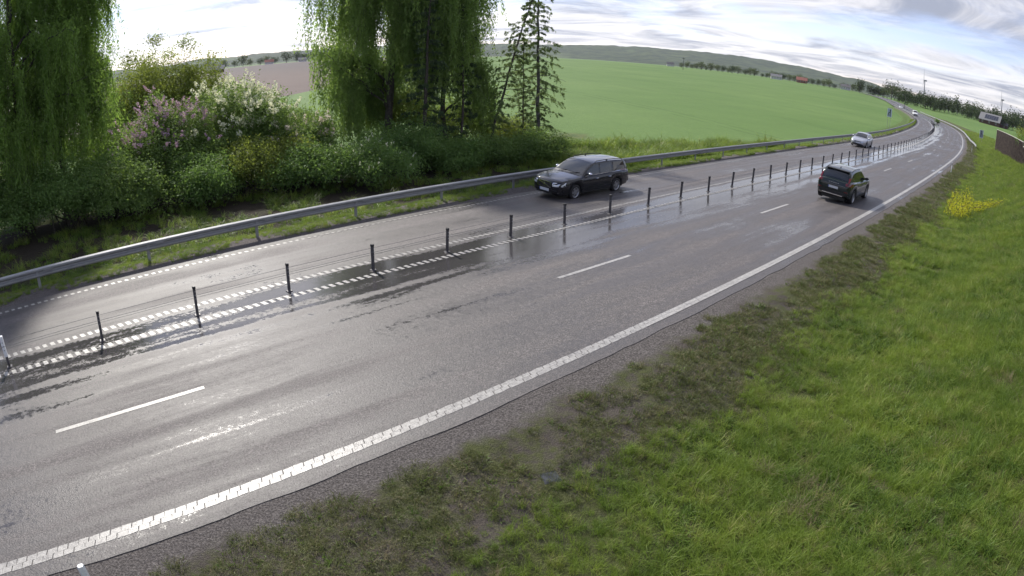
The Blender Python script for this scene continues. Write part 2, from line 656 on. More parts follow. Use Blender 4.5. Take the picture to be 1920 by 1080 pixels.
def mat_road():
    m, t, out = new_mat('wet_asphalt')
    P = t.pos()
    uv = t.uv()
    s, o = t.sep(uv)[:2]
    agg = t.noise(P, 34.0, 3.0, 0.75)                 # stone aggregate
    agg2 = t.noise(P, 9.0, 4.0, 0.7)
    streak = t.noise(t.comb(t.math('MULTIPLY', s, 0.05), t.math('MULTIPLY', o, 2.4), 0.0), 1.0, 5.0, 0.6)
    streak2 = t.noise(t.comb(t.math('MULTIPLY', s, 0.16), t.math('MULTIPLY', o, 1.1), 4.0), 1.0, 6.0, 0.65, 0.4)
    patch = t.noise(P, 0.16, 4.0, 0.6, 0.5)
    # wheel paths: tyres dry them first, so they are paler and smoother than the speckled damp strips between
    def band(c, w):
        return t.step(t.math('ABSOLUTE', t.math('SUBTRACT', t.math('ADD', o, t.math('MULTIPLY', t.math('SUBTRACT', streak2, .5), .35)), c)), w, w * 0.3)
    wheel = t.math('MAXIMUM', t.math('MAXIMUM', band(0.75, .34), band(2.45, .36)), t.math('MAXIMUM', band(4.05, .36), band(5.60, .30)))
    wheel = t.math('MAXIMUM', wheel, t.math('MAXIMUM', band(9.0, .40), band(10.9, .45)))
    wheel = t.math('MULTIPLY', wheel, t.step(t.noise(t.comb(t.math('MULTIPLY', s, 0.07), t.math('MULTIPLY', o, .6), 7.0), 1.0, 4.0), .34, .58))
    median = t.math('MULTIPLY', t.step(o, 6.0, 6.7), t.step(o, 8.0, 7.5))
    wet = t.math('ADD', t.math('MULTIPLY', streak2, 0.75), t.math('MULTIPLY', streak, 0.45))
    wet = t.math('ADD', wet, t.math('MULTIPLY', t.math('SUBTRACT', patch, 0.5), 0.6))
    wet = t.math('ADD', wet, t.math('MULTIPLY', wheel, -0.16))
    wet = t.math('ADD', wet, t.math('MULTIPLY', median, 0.08))
    lane2 = t.math('MULTIPLY', t.math('MULTIPLY', t.step(o, 4.1, 5.6), t.step(o, 7.9, 7.3)), t.step(s, -8.0, 16.0, .62, 1.0))
    wet = t.math('ADD', wet, t.math('MULTIPLY', lane2, 0.25))
    speck = t.math('ADD', t.math('MULTIPLY', t.math('SUBTRACT', agg2, 0.5), 0.40), t.math('MULTIPLY', t.math('SUBTRACT', agg, 0.5), 0.30))
    wet = t.math('ADD', wet, speck)
    film = t.step(wet, 0.66, 0.84)                   # standing water film
    damp = t.step(wet, 0.36, 0.66)
    base = t.mix(streak, (0.084, 0.072, 0.069), (0.128, 0.112, 0.107))
    base = t.mix(t.math('MULTIPLY', wheel, 0.6), base, (0.150, 0.130, 0.125))
    base = t.mix(t.step(agg, 0.40, 0.64), t.mix(0.70, base, (0.016, 0.015, 0.015)), t.mix(0.36, base, (0.34, 0.31, 0.30)))
    base = t.mix(t.math('MULTIPLY', t.step(agg2, 0.42, 0.60), 0.40), base, (0.042, 0.038, 0.037))
    base = t.mix(t.math('MULTIPLY', damp, 0.42), base, (0.048, 0.045, 0.045))
    base = t.mix(t.math('MULTIPLY', film, 0.6), base, (0.036, 0.036, 0.038))
    rough = t.mixf(damp, 0.66, 0.46)
    rough = t.math('ADD', rough, t.math('MULTIPLY', t.math('SUBTRACT', agg, 0.5), 0.6), clamp=True)
    rough = t.mixf(film, rough, 0.10)
    h = t.math('ADD', agg, t.math('MULTIPLY', agg2, 0.6))
    nb = t.bump(h, t.mixf(film, t.mixf(damp, 0.75, 0.55), 0.04), 0.015)
    princ(t, out, base, rough, 0, nb, 0.5, ior=1.36)
    return m


def mat_paint():
    m, t, out = new_mat('road_paint')
    P = t.pos()
    n = t.noise(P, 14.0, 5.0, 0.7)
    n2 = t.noise(P, 60.0, 3.0, 0.7)
    n3 = t.noise(P, 1.7, 4.0, 0.6)
    c = t.mix(t.step(n, 0.35, 0.75), (0.38, 0.365, 0.335), (0.21, 0.20, 0.185))
    wear = t.step(t.math('ADD', t.math('MULTIPLY', n2, 0.5), t.math('MULTIPLY', t.noise(P, 4.0, 5.0, .7), 0.5)), 0.50, 0.60)
    c = t.mix(t.math('MULTIPLY', wear, 0.7), c, (0.12, 0.11, 0.105))
    princ(t, out, c, t.mixf(n3, 0.25, 0.5), 0, t.bump(n2, 0.4, 0.01), 0.5)
    return m


def mat_steel(name='galvanised_steel', col=(0.31, 0.315, 0.32), rough=0.52, metal=0.5):
    m, t, out = new_mat(name)
    P = t.pos()
    n = t.noise(P, 6.0, 5.0, 0.6)
    n2 = t.noise(t.scale(P, (1.2, 1.2, 14)), 3.0, 4.0, 0.6)
    c = t.mix(n, [v * .75 for v in col], [min(1, v * 1.15) for v in col])
    c = t.mix(t.math('MULTIPLY', t.step(n2, 0.52, 0.75), 0.5), c, [v * .45 for v in col])
    princ(t, out, c, t.mixf(n, rough * .8, rough * 1.3), metal, t.bump(n, 0.08, 0.01))
    return m


def mat_carpaint(name, col, rough=0.25, metal=0.0, dirt=0.10):
    m, t, out = new_mat(name)
    P = t.add('ShaderNodeTexCoord').outputs['Object']
    x, y, z = t.sep(P)[:3]
    n = t.noise(P, 3.0, 5.0, 0.6)
    g = t.math('MULTIPLY', t.step(z, 0.85, 0.2), t.step(n, 0.25, 0.75))
    c = t.mix(t.math('MULTIPLY', g, dirt), col, (0.12, 0.11, 0.10))
    princ(t, out, c, t.mixf(t.math('MULTIPLY', g, dirt * 1.6), rough, 0.65), metal, None, 0.2, 0.85, 0.04)
    return m


def mat_glass(name='car_glass', col=(0.012, 0.014, 0.016)):
    m, t, out = new_mat(name)
    n = t.noise(t.pos(), 2.0, 2.0)
    princ(t, out, t.mix(n, col, [v * 1.6 for v in col]), 0.03, 0, None, 0.8, 0.0, ior=1.52)
    return m


M = {}
M['ground'] = mat_ground()
M['verge'] = mat_verge()
M['road'] = mat_road()
M['paint'] = mat_paint()
M['steel'] = mat_steel()
M['dark_steel'] = mat_steel('weathered_dark_steel', (0.10, 0.095, 0.10), 0.5, 0.4)
M['cable'] = mat_steel('cable_steel', (0.20, 0.20, 0.21), 0.4, 0.7)
M['white_plastic'] = mat_plain('white_plastic', (0.72, 0.73, 0.74), 0.4, var=.06)
M['reflector'] = mat_plain('reflector', (0.75, 0.76, 0.72), 0.2, var=.05)
M['black_plastic'] = mat_plain('black_plastic', (0.018, 0.018, 0.019), 0.5, var=.2)
M['rubber'] = mat_plain('tyre_rubber', (0.022, 0.021, 0.021), 0.8, var=.3, scale=20)
M['chrome'] = mat_plain('chrome', (0.75, 0.75, 0.76), 0.12, 1.0, var=.04)
M['rim'] = mat_plain('alloy_rim', (0.45, 0.45, 0.47), 0.32, 0.85, var=.1)
M['plate'] = mat_plain('number_plate', (0.62, 0.63, 0.64), 0.35, var=.04)
M['lamp_glass'] = mat_plain('headlight_glass', (0.62, 0.64, 0.66), 0.08, 0.35, var=.25, scale=30, coat=1.0)
M['red_lamp'] = mat_plain('red_lamp', (0.15, 0.008, 0.012), 0.12, 0, var=.2, scale=30, coat=1.0)
M['glass'] = mat_glass()
M['bark'] = mat_plain('bark', (0.060, 0.050, 0.042), 0.9, var=.4, scale=7, bump=.8)
M['bark_grey'] = mat_plain('grey_bark', (0.105, 0.098, 0.088), 0.9, var=.4, scale=7, bump=.8)
#@@STRUCTURE

# ================================================================== SETTING
def build_ground():
    r = np.concatenate([[0.0], np.geomspace(1.5, 60, 110), np.geomspace(62, 900, 110), np.geomspace(950, 9000, 24)])
    az = np.concatenate([np.radians(np.linspace(-80, 80, 300)), np.radians(np.linspace(82, 278, 70))])
    nr, na = len(r), len(az)
    X = r[:, None] * np.sin(az)[None]
    Y = r[:, None] * np.cos(az)[None]
    Z, s, o = terrain(X, Y)
    Z = Z + (fbm(X * .03, Y * .03) - .5) * 0.5 * sst(60, 200, np.hypot(X, Y))
    inside = sst(-15.8, -14.8, o) * (1 - sst(26.8, 27.8, o) * (s < 38.5) - sst(16.6, 17.2, o) * (s >= 38.5)) * (1 - sst(322, 328, s)) * sst(-62, -58, s)
    far = sst(-8, -5, o) * (1 - sst(16, 20, o)) * sst(318, 326, s) * (1 - sst(1000, 1040, s))
    roadz = np.interp(s, S, RZ)
    Z = Z * (1 - far) + (np.minimum(Z, roadz) - 0.35) * far
    Z = Z - 0.40 * inside
    margin = np.clip(sst(26, 27, o) * (1 - sst(29.5, 31, o)) * (s < 42), 0, 1)
    V = np.stack([X, Y, Z], -1).reshape(-1, 3)
    i = np.arange(nr - 1)[:, None] * na + np.arange(na)[None]
    j = np.arange(nr - 1)[:, None] * na + (np.arange(na)[None] + 1) % na
    F = np.stack([i, i + na, j + na, j], -1).reshape(-1, 4)
    F = F[na:] if False else F
    g = obj('ground', V, F, M['ground'], smooth=True, attrs={'margin': margin.ravel()})
    tag(g, kind='structure')


def strip(name, s, o, mat, zfun, kind='structure'):
    SS, OO = np.meshgrid(s, o, indexing='ij')
    V = zfun(SS, OO)
    F = grid_faces(len(s), len(o))
    uv = np.stack([SS, OO], -1).reshape(-1, 2)
    return tag(obj(name, V.reshape(-1, 3), F, mat, uv=uv, smooth=name != 'road'), kind=kind)


def verge_point(SS, OO):
    P = RP(SS, OO)
    z, _, _ = terrain(P[..., 0], P[..., 1])
    lump = (fbm(P[..., 0] * 1.1, P[..., 1] * 1.1) - .5) * .16 + (fbm(P[..., 0] * 4.5, P[..., 1] * 4.5) - .5) * .06
    d = np.where(OO < 5, -(OO - ASPH_R), OO - ASPH_L)
    z = z + lump * sst(.15, 1.2, d)
    z = z - .25 * sst(15.5, 16.0, -OO) - .25 * sst(27.2, 28, OO) - .25 * sst(17.0, 17.5, OO) * (SS > 39.5)
    z = z - .010 * (1 - sst(.1, .9, d))
    P[..., 2] = z
    return P


S_FINE = np.concatenate([np.arange(-60, -12, 2.0), np.arange(-12, 40, 0.22), np.arange(40, 100, 0.8), np.arange(100, 328, 3.0)])


def build_surfaces():
    strip('right_verge', S_FINE, np.concatenate([[ASPH_R + .12, ASPH_R], -np.geomspace(.5, 16, 90)]), M['verge'], verge_point)
    sl = S_FINE[::2]
    strip('left_verge', sl[sl < 40], np.concatenate([[ASPH_L - .12, ASPH_L], np.linspace(ASPH_L + .1, 28, 50)]), M['verge'], verge_point)
    strip('left_verge', sl[sl > 38.9], np.concatenate([[ASPH_L - .12, ASPH_L], np.linspace(ASPH_L + .1, 17.5, 18)]), M['verge'], verge_point)
    sr = np.concatenate([np.arange(-60, 60, 1.0), np.arange(60, 1040, 2.5)])
    prof_o = np.array([ASPH_R - .03, ASPH_R, 0, 1.7, 3.35, 5.1, 6.8, 7.35, 7.9, 9.9, 11.85, ASPH_L, ASPH_L + .03])

    def rz(SS, OO):
        e = np.where((OO < ASPH_R - .01) | (OO > ASPH_L + .01), -.12, 0.0)
        jag = np.where((OO <= ASPH_R) | (OO >= ASPH_L), (fbm(SS * 1.3, OO * 0 + 3.3) - .5) * .14, 0)
        return RP(SS, OO + jag, e)
    sr2 = np.concatenate([np.arange(-60, -12, 1.0), np.arange(-12, 40, .25), np.arange(40, 1040, 2.0)])
    strip('road', sr2, prof_o, M['road'], rz)


def build_markings():
    # plain painted sheet under the ribbed blocks is left out: the blocks themselves are the line
    def ribbon(name, s0, s1, o0, o1, ds, parent=None, z=.004, jag=0.0):
        s = np.arange(s0, s1 + ds * .5, ds)
        o = np.array([o0, o1])
        SS, OO = np.meshgrid(s, o, indexing='ij')
        if jag:
            OO = OO + (fbm(SS * 3, OO * 9) - .5) * jag
        V = RP(SS, OO, z).reshape(-1, 3)
        return obj(name, V, grid_faces(len(s), 2), M['paint'], parent)

    # lane line: dashes of 3 m every 12 m
    lane = tag(link('lane_line', None), kind='structure')
    for k in range(-1, 30):
        s0 = -1.10 + 12 * k
        ribbon('dash', s0, s0 + 3.0, 3.3447 - .06, 3.3447 + .06, .5, lane, jag=.012)

    # ribbed lines: blocks laid one behind the other
    def block_line(name, oc, width, pitch, length, s_near, skew, shift=0.0):
        root = tag(link(name, None), kind='structure')
        h = .009
        meshes = []
        rg = random.Random(3)
        for v in range(4):
            w = width / 2
            j = [rg.uniform(-.01, .01) for _ in range(8)]
            a = [(-length / 2 + j[0] - skew, -w), (length / 2 + j[1] - skew, -w + j[2]), (length / 2 + j[3] + skew, w), (-length / 2 + j[4] + skew, w + j[5])]
            mb = MB()
            b = [(x * .96, y * .96) for x, y in a]
            mb.poly([(x, y, .002) for x, y in a] + [(x, y, h) for x, y in b], [(4, 5, 6, 7), (0, 1, 5, 4), (1, 2, 6, 5), (2, 3, 7, 6), (3, 0, 4, 7)])
            meshes.append(mb.mesh('marking_block', M['paint']))
        far = MB()
        k = 0
        s = -14.0 + shift
        while s < s_near[1] + 60:
            near = s_near[0] <= s < s_near[1]
            p = RP(s, oc)
            th = heading(s)
            if near:
                o = link('marking_block', meshes[k % 4], root, p, None)
                up = Vector((math.cos(th) * cslope(s), -math.sin(th) * cslope(s), 1)).normalized()
                fx = Vector((math.sin(th), math.cos(th), 0))
                fy = up.cross(fx).normalized()
                o.matrix_basis = Matrix(((fx.x, fy.x, up.x, p[0]), (fx.y, fy.y, up.y, p[1]), (fx.z, fy.z, up.z, p[2]), (0, 0, 0, 1)))
            else:
                w, L = width / 2, length / 2
                far.poly([RP(s + a - skew * (1 if b < 0 else -1), oc + b, z) for z in (.002, h) for a, b in ((-L, -w), (L, -w), (L, w), (-L, w))],
                         [(4, 5, 6, 7), (0, 1, 5, 4), (1, 2, 6, 5), (2, 3, 7, 6), (3, 0, 4, 7)])
            s += pitch
            k += 1
        tag(far.build('far_marking_blocks', M['paint'], root), kind='stuff')
        s1 = s_near[1] + 60
        r = ribbon('line_sheet', s1, 900, oc - width / 2, oc + width / 2, 2.5, root)
        return root

    near = block_line('near_edge_line', 0.055, .105, .165, .159, (-4, 10), .012)
    block_line('near_edge_line_outer', -0.055, .105, .165, .159, (-4, 10), .012, shift=.08)
    block_line('median_line_right', 6.787, .20, .21, .115, (-6, 12), -.03)
    block_line('median_line_left', 7.909, .19, .21, .115, (-8, 12), -.03)
    block_line('far_edge_line', 11.847, .12, .23, .12, (-9, 8), -.02)


build_ground()
build_surfaces()
build_markings()
#@@OBJECTS

# ================================================================== ROADSIDE THINGS
def road_frame(s, o, z=0.0, flip=False):
    p = RP(s, o, z)
    th = heading(s)
    rz = math.pi / 2 - th            # local +x along the road
    if flip:
        rz += math.pi
    return tuple(p), rz


def build_barrier():
    lab = 'dark steel post of the cable barrier on the wet median'
    grp = 'posts of the median cable barrier'
    rg = random.Random(8)

    def post(label, white=False):
        t = thing('barrier_post', label, 'barrier post', group=grp)
        mb = MB()
        mb.box(-.03, .03, -.045, .045, -.05, .70, .012)
        b = mb.build('post_body', M['dark_steel'], t)
        MB().box(-.036, .036, -.051, .051, .66, .722, .012).build('cap', M['black_plastic'], t)
        if white:
            MB().box(-.042, .042, -.057, .057, .26, .74, .012).build('marker_sleeve', M['white_plastic'], t)
        MB().box(-.075, .075, -.075, .075, -.02, .02, .01).build('base_sleeve', M['dark_steel'], t)
        for z in (.42, .51, .60):
            MB().box(-.012, .012, -.062, .062, z - .012, z + .012).build('cable_hook', M['steel'], t)
        return t
    first = post(lab)
    k = 0
    for i in range(-3, 86):
        s = -2.167 + 2.5 * i
        loc, rz = road_frame(s, 7.1826)
        tilt = (rg.gauss(0, .02), rg.gauss(0, .02), rz + rg.gauss(0, .08))
        if i == 0:
            t = post('barrier post with a white marker sleeve round its upper half', True)
        elif k == 0:
            t = first
            k = 1
        else:
            t = dup(first, loc)
        t.location = loc
        t.rotation_euler = tilt
    ss = np.concatenate([np.arange(-30, 215, 1.25)])
    for z, nm in ((.60, 'top'), (.51, 'middle'), (.42, 'lower')):
        sag = -.008 * np.sin((ss + 2.167) / 2.5 * math.pi) ** 2
        off = .056 if z != .51 else -.056
        mb = MB()
        mb.tube(RP(ss, 7.1826 + off, z + sag), .005, 5)
        tag(mb.build('barrier_cable', M['cable'], smooth=True), nm + ' steel wire rope strung along the median barrier posts', 'cable', 'wire ropes of the median barrier')


def w_beam(ss, o, zc, sgn, name, parent):
    """W-shaped steel rail; sgn = +1 when its face looks towards smaller o"""
    prof = np.array([(.00, -.155), (.012, -.150), (.075, -.120), (.082, -.100), (.080, -.055), (.020, -.018), (.015, 0), (.020, .018), (.080, .055), (.082, .100), (.075, .120), (.012, .150), (.00, .155)])
    prof[:, 0] = -prof[:, 0] * sgn
    n = len(prof)
    SS = np.repeat(ss, n)
    oo = np.broadcast_to(np.asarray(o, float), ss.shape)
    V = RP(SS, np.repeat(oo, n) + np.tile(prof[:, 0], len(ss)), np.repeat(np.broadcast_to(zc, ss.shape), n) + np.tile(prof[:, 1], len(ss)))
    F = grid_faces(len(ss), n)
    ob = obj(name, V, F, M['steel'], parent)
    md = ob.modifiers.new('thickness', 'SOLIDIFY')
    md.thickness = .004
    return ob


def build_guardrails():
    t = thing('guardrail', 'long galvanised steel guardrail in front of the trees and green field', 'guardrail')
    ss = np.concatenate([np.arange(-40, 60, 1.0), np.arange(60, 331, 2.5)])
    w_beam(ss, 13.2, .585, 1, 'rail_beam', t)
    pm = MB().box(-.05, .05, .02, .07, -.6, .62).mesh('rail_post', M['steel'])
    bm_ = MB().box(-.04, .04, -.06, .02, .50, .66).mesh('spacer', M['steel'])
    jm = MB().box(-.16, .16, -.092, -.086, .62, .66).poly([(-.1, -.094, .5), (.1, -.094, .5), (.1, -.094, .54), (-.1, -.094, .54)], [(0, 1, 2, 3)]).mesh('splice_plate', M['steel'])
    for k in range(-10, 82):
        s = 2.7 + 4 * k
        loc, rz = road_frame(s, 13.2)
        p = link('rail_post', pm, t, loc, (0, 0, rz))
        q = link('spacer', bm_, p)
        if -4 < k < 12:
            loc, rz = road_frame(s + .4, 13.2)
            link('splice_plate', jm, t, loc, (0, 0, rz))
    t2 = thing('guardrail', 'pale steel guardrail starting beyond the grassy bank beside the distant bend', 'guardrail')
    ss = np.concatenate([np.arange(110, 140, 1.5), np.arange(140, 330, 3)])
    oo = np.interp(ss, [110, 128, 150, 400], [-2.55, -1.55, -1.15, -1.05])
    w_beam(ss, oo, np.interp(ss, [110, 116], [.45, .585]), -1, 'rail_beam', t2)
    for k in range(52):
        s = 111 + 4 * k
        loc, rz = road_frame(s, float(np.interp(s, ss, oo)) - .1)
        link('rail_post', pm, t2, loc, (0, 0, rz))


def delineator(s, o, label, h=1.0, lean=0.0, band=True):
    p = RP(s, o)
    z = gz(p[0], p[1])
    t = thing('delineator_post', label, 'marker post', (p[0], p[1], z), math.pi / 2 - heading(s))
    t.rotation_euler.x = lean
    V, F = [], []
    prof = [(-.05, 0), (-.03, .035), (.03, .035), (.05, 0), (.03, -.035), (-.03, -.035)]
    mb = MB()
    for z0, z1 in (((-.2, h - .30), (h - .12, h)) if band else ((-.2, h - .05), (h - .05, h))):
        k = 1.0
        b = len(mb.v)
        top = [(x * .9, y * .9) for x, y in prof] if z1 == h else prof
        mb.poly([(x, y, z0) for x, y in prof] + [(x, y, z1) for x, y in top], [tuple(range(5, -1, -1)), tuple(range(6, 12))] + [(i, (i + 1) % 6, 6 + (i + 1) % 6, 6 + i) for i in range(6)])
    mb.build('post_body', M['white_plastic'], t)
    if not band:
        return
    mb = MB()
    mb.poly([(x * 1.03, y * 1.03, h - .30) for x, y in prof] + [(x * 1.03, y * 1.03, h - .12) for x, y in prof], [(i, (i + 1) % 6, 6 + (i + 1) % 6, 6 + i) for i in range(6)])
    mb.build('black_band', M['black_plastic'], t)
    MB().box(-.054, -.048, -.018, .018, h - .27, h - .15).build('reflector', M['reflector'], t)
    MB().box(.048, .054, -.018, .018, h - .27, h - .15).build('reflector', M['reflector'], t)


def lane_sign(s, o, label, w, h, z0, flip, sym_flip, panel_mat):
    p = RP(s, o)
    z = gz(p[0], p[1])
    t = thing('lane_sign', label, 'road sign', (p[0], p[1], z), math.pi / 2 - heading(s) + math.pi)   # local +x faces traffic driving along +s
    b = MB().box(-.012, .012, -w / 2, w / 2, z0, z0 + h).build('panel', panel_mat, t)
    fr = MB()
    for y0, y1, a, c in ((-w / 2, w / 2, z0, z0 + .07), (-w / 2, w / 2, z0 + h - .07, z0 + h), (-w / 2, -w / 2 + .07, z0 + .07, z0 + h - .07), (w / 2 - .07, w / 2, z0 + .07, z0 + h - .07)):
        fr.box(.012, .016, y0, y1, a, c)
    fr.build('border', M['white_plastic'], b)
    sy = MB()
    f = -1 if sym_flip else 1
    x = .018

    def band(pts, wd):
        pts = [np.array(q, float) for q in pts]
        V = []
        for i, q in enumerate(pts):
            d = pts[min(i + 1, len(pts) - 1)] - pts[max(i - 1, 0)]
            d /= np.hypot(*d)
            n = np.array([-d[1], d[0]]) * wd / 2
            V += [(x, f * (q + n)[0], (q + n)[1]), (x, f * (q - n)[0], (q - n)[1])]
        sy.poly(V, [(2 * i, 2 * i + 1, 2 * i + 3, 2 * i + 2) for i in range(len(pts) - 1)])
    zc = z0 + h * .12
    band([(w * .14, zc), (w * .14, z0 + h * .78)], w * .15)
    sy.poly([(x, f * (w * .14 - w * .16), z0 + h * .74), (x, f * (w * .14 + w * .16), z0 + h * .74), (x, f * w * .14, z0 + h * .92)], [(0, 1, 2)])
    band([(-w * .24, zc), (-w * .24, z0 + h * .38), (-w * .10, z0 + h * .52), (w * .08, z0 + h * .58)], w * .14)
    sy.build('arrow_symbol', M['black_plastic'], b)
    for y in (-w * .28, w * .28):
        MB().tube([(-.04, y, -.4), (-.04, y, z0 + h * .9)], .03, 8).build('pole', M['steel'], t)


def build_roadside():
    delineator(-1.0, -.98, 'low white marker post tip beside the near edge line', .50, band=False)
    delineator(57.5, -1.12, 'white marker post with black band beyond the dark car', .95)
    delineator(100, -1.75, 'slim marker post just before the distant guardrail end', .95)
    blue = mat_plain('sign_face', (0.40, 0.47, 0.55), .35, var=.06)
    grey = mat_plain('sign_face_grey', (0.30, 0.33, 0.37), .4, var=.08)
    lane_sign(129, 16.2, 'upright lane-merge road sign standing in the green field edge', 1.0, 1.75, 2.35, False, False, blue)
    lane_sign(158, -5.3, 'grey lane-merge road sign between the guardrail and the farm field', 1.0, 1.9, 1.3, False, True, grey)
    # drain cover in the verge
    p = RP(5.0, -2.14)
    d = thing('drain_cover', 'dark wet square drain cover sunk in the mown verge', 'drain cover', (p[0], p[1], float(verge_point(np.array([[5.0]]), np.array([[-2.14]]))[0, 0, 2]) - .002), .35)
    wet = mat_plain('wet_iron', (0.045, 0.047, 0.05), .28, .3, var=.3, scale=20)
    MB().box(-.13, .13, -.13, .13, -.09, .002, .01).build('frame', wet, d)
    lid = MB().box(-.11, .11, -.11, .11, -.01, .008, .006).build('lid', wet, d)


build_barrier()
build_guardrails()
build_roadside()
#@@VEHICLES

# ================================================================== VEHICLES
def smooth_interp(x, xp, fp):
    """monotone-ish smooth curve through control points (Catmull-Rom slopes)"""
    xp = np.asarray(xp, float)
    fp = np.asarray(fp, float)
    if xp[0] > xp[-1]:
        xp, fp = xp[::-1], fp[::-1]
    d = np.diff(fp) / np.diff(xp)
    m = np.concatenate([[d[0]], np.where(d[:-1] * d[1:] > 0, 2 * d[:-1] * d[1:] / (d[:-1] + d[1:] + 1e-12), 0), [d[-1]]])
    x = np.clip(x, xp[0], xp[-1])
    i = np.clip(np.searchsorted(xp, x) - 1, 0, len(xp) - 2)
    h = xp[i + 1] - xp[i]
    t = (x - xp[i]) / h
    return ((2 * t ** 3 - 3 * t ** 2 + 1) * fp[i] + (t ** 3 - 2 * t ** 2 + t) * h * m[i] + (-2 * t ** 3 + 3 * t ** 2) * fp[i + 1] + (t ** 3 - t ** 2) * h * m[i + 1])


class Car:
    """car body in local coordinates: +x forward, +y left, z up, origin on the ground"""
    FR = np.array([0.0, .80, .955, .985, 1.0, .995, .965, .90, .62, 0.0])      # cross-section half widths

    def __init__(s, sp, name, label, group=None):
        s.sp = sp
        s.t = thing(name, label, 'van' if sp.get('van') else 'car', group=group)
        s.paint = sp['paint']
        L0, L1 = sp['tail'], sp['nose']
        xs = np.unique(np.concatenate([np.linspace(L0, L1, 95), L0 + np.array([.01, .025, .05, .08]), L1 - np.array([.01, .025, .05, .08])]))
        for ax in sp['axles']:
            xs = np.unique(np.concatenate([xs, ax + np.linspace(-1, 1, 25) * sp['arch']]))
        s.xs = xs
        s.make_body()

    def w(s, x):
        return smooth_interp(x, *zip(*s.sp['plan']))

    def zsh(s, x):
        return smooth_interp(x, *zip(*s.sp['shoulder']))

    def zbot(s, x):
        return np.interp(x, *zip(*s.sp['bottom']))

    def section(s, x):
        w = s.w(x)
        zs = s.zsh(x)
        zb = s.zbot(x)
        zside = zb + .05
        for ax in s.sp['axles']:
            r2 = s.sp['arch'] ** 2 - (x - ax) ** 2
            if r2 > 0:
                zside = max(zside, s.sp['wheel_r'] + math.sqrt(r2))
        zside = min(zside, zs - .10)
        h = zs - zside
        zc = zs + s.sp.get('crown', .05) * (1 if s.sp['cowl'] < x else .6)
        Z = np.array([zb if zside < zb + .2 else max(zb, zside - .12), zb if zside < zb + .2 else max(zb, zside - .10), zside, zside + h * .22, zside + h * .50, zside + h * .74, zside + h * .90, zs - .0, zs + (zc - zs) * .6, zc])
        return w * s.FR, Z

    def make_body(s):
        n = len(s.FR)
        V = []
        for x in s.xs:
            Y, Z = s.section(x)
            ring = [(x, y, z) for y, z in zip(Y, Z)] + [(x, -y, z) for y, z in zip(Y[-2:0:-1], Z[-2:0:-1])]
            V += ring
        m = 2 * n - 2
        F = []
        for i in range(len(s.xs) - 1):
            for k in range(m):
                F.append((i * m + k, i * m + (k + 1) % m, (i + 1) * m + (k + 1) % m, (i + 1) * m + k))
        F.append(tuple(range(m - 1, -1, -1)))
        F.append(tuple(range((len(s.xs) - 1) * m, len(s.xs) * m)))
        s.body = link('body', make_mesh('body', np.array(V), F, s.paint, smooth=True), s.t)
        md = s.body.modifiers.new('edges', 'EDGE_SPLIT')
        md.split_angle = R_(38)

    def yside(s, x, z):
        Y, Z = s.section(x)
        Zm = np.maximum.accumulate(Z[2:8])
        return float(np.interp(z, Zm, Y[2:8]))

    def xfront(s, y, z, sgn=1):
        """surface x at (y, z) on the nose (sgn 1) or tail (sgn -1)"""
        xs = s.xs[::-1] if sgn > 0 else s.xs
        for x in xs:
            zs = float(s.zsh(x))
            zz = min(z, zs)
            if s.yside(x, zz) >= abs(y) and z <= zs + .03:
                return x
        return xs[-1]

    # greenhouse ---------------------------------------------------
    def gh_y(s, x, z):
        return max(.05, s.w(x) * s.FR[7] - s.sp['tumble'] * (z - s.zsh(x)))

    def make_greenhouse(s):
        st = s.sp['roof']                    # (x, edge z) from cowl to tail
        xr = [p[0] for p in st]
        cr = s.sp.get('roof_crown', .045)
        N = 9
        V = []
        for (x, z) in st:
            zb = float(s.zsh(x)) - .03
            ye = s.gh_y(x, z)
            yb = s.gh_y(x, zb)
            half = [(yb, zb), (s.gh_y(x, zb + (z - zb) * .5), zb + (z - zb) * .5), (ye + .0, z - .045 if z - zb > .15 else z), (ye - .03, z)]
            half += [(ye * k, z + cr * (1 - k * k) * (1 if z - zb > .1 else .6)) for k in (.75, .5, .25)] + [(0, z + cr * (1 if z - zb > .1 else .6))]
            V += [(x, y, zz) for y, zz in half] + [(x, -y, zz) for y, zz in half[-2::-1]]
        m = 15
        F = grid_faces(len(st), m)[:, ::-1]
        F = [tuple(f) for f in F]
        g = link('roof', make_mesh('roof', np.array(V), F, s.paint, smooth=True), s.t)
        md = g.modifiers.new('edges', 'EDGE_SPLIT')
        md.split_angle = R_(30)
        s.gh = np.array(V).reshape(len(st), m, 3)
        return g

    def gh_patch(s, name, i0, i1, k, mat, off, u0=0.0, u1=1.0, parent=None):
        """glass following the greenhouse between stations i0..i1, lateral fraction k, slightly proud"""
        A = s.gh
        rows = []
        nn = 5
        for u in np.linspace(u0, u1, nn):
            f = i0 + (i1 - i0) * u
            i = min(int(f), len(A) - 2)
            row = A[i] * (1 - (f - i)) + A[i + 1] * (f - i)
            top = row[3:12]
            top = top * np.array([1, k, 1])
            rows.append(top)
        P = np.array(rows)
        du = np.gradient(P, axis=0)
        dv = np.gradient(P, axis=1)
        nrm = np.cross(du, dv)
        nrm /= np.linalg.norm(nrm, axis=2, keepdims=True) + 1e-9
        if nrm[..., 2].mean() < 0:
            nrm = -nrm
        P = P + nrm * off
        F = grid_faces(nn, P.shape[1])
        return obj(name, P.reshape(-1, 3), F, mat, parent or s.t, smooth=True)

    def side_poly(s, name, pts, mat, off=.004, parent=None, both=True, gh=True):
        for sg in ((1, -1) if both else (1,)):
            V = []
            for x, z in pts:
                y = s.gh_y(x, z) if gh else s.yside(x, z)
                V.append((x, sg * (y + off), z))
            f = tuple(range(len(V)))
            obj(name, np.array(V), [f if sg < 0 else f[::-1]], mat, parent or s.t)

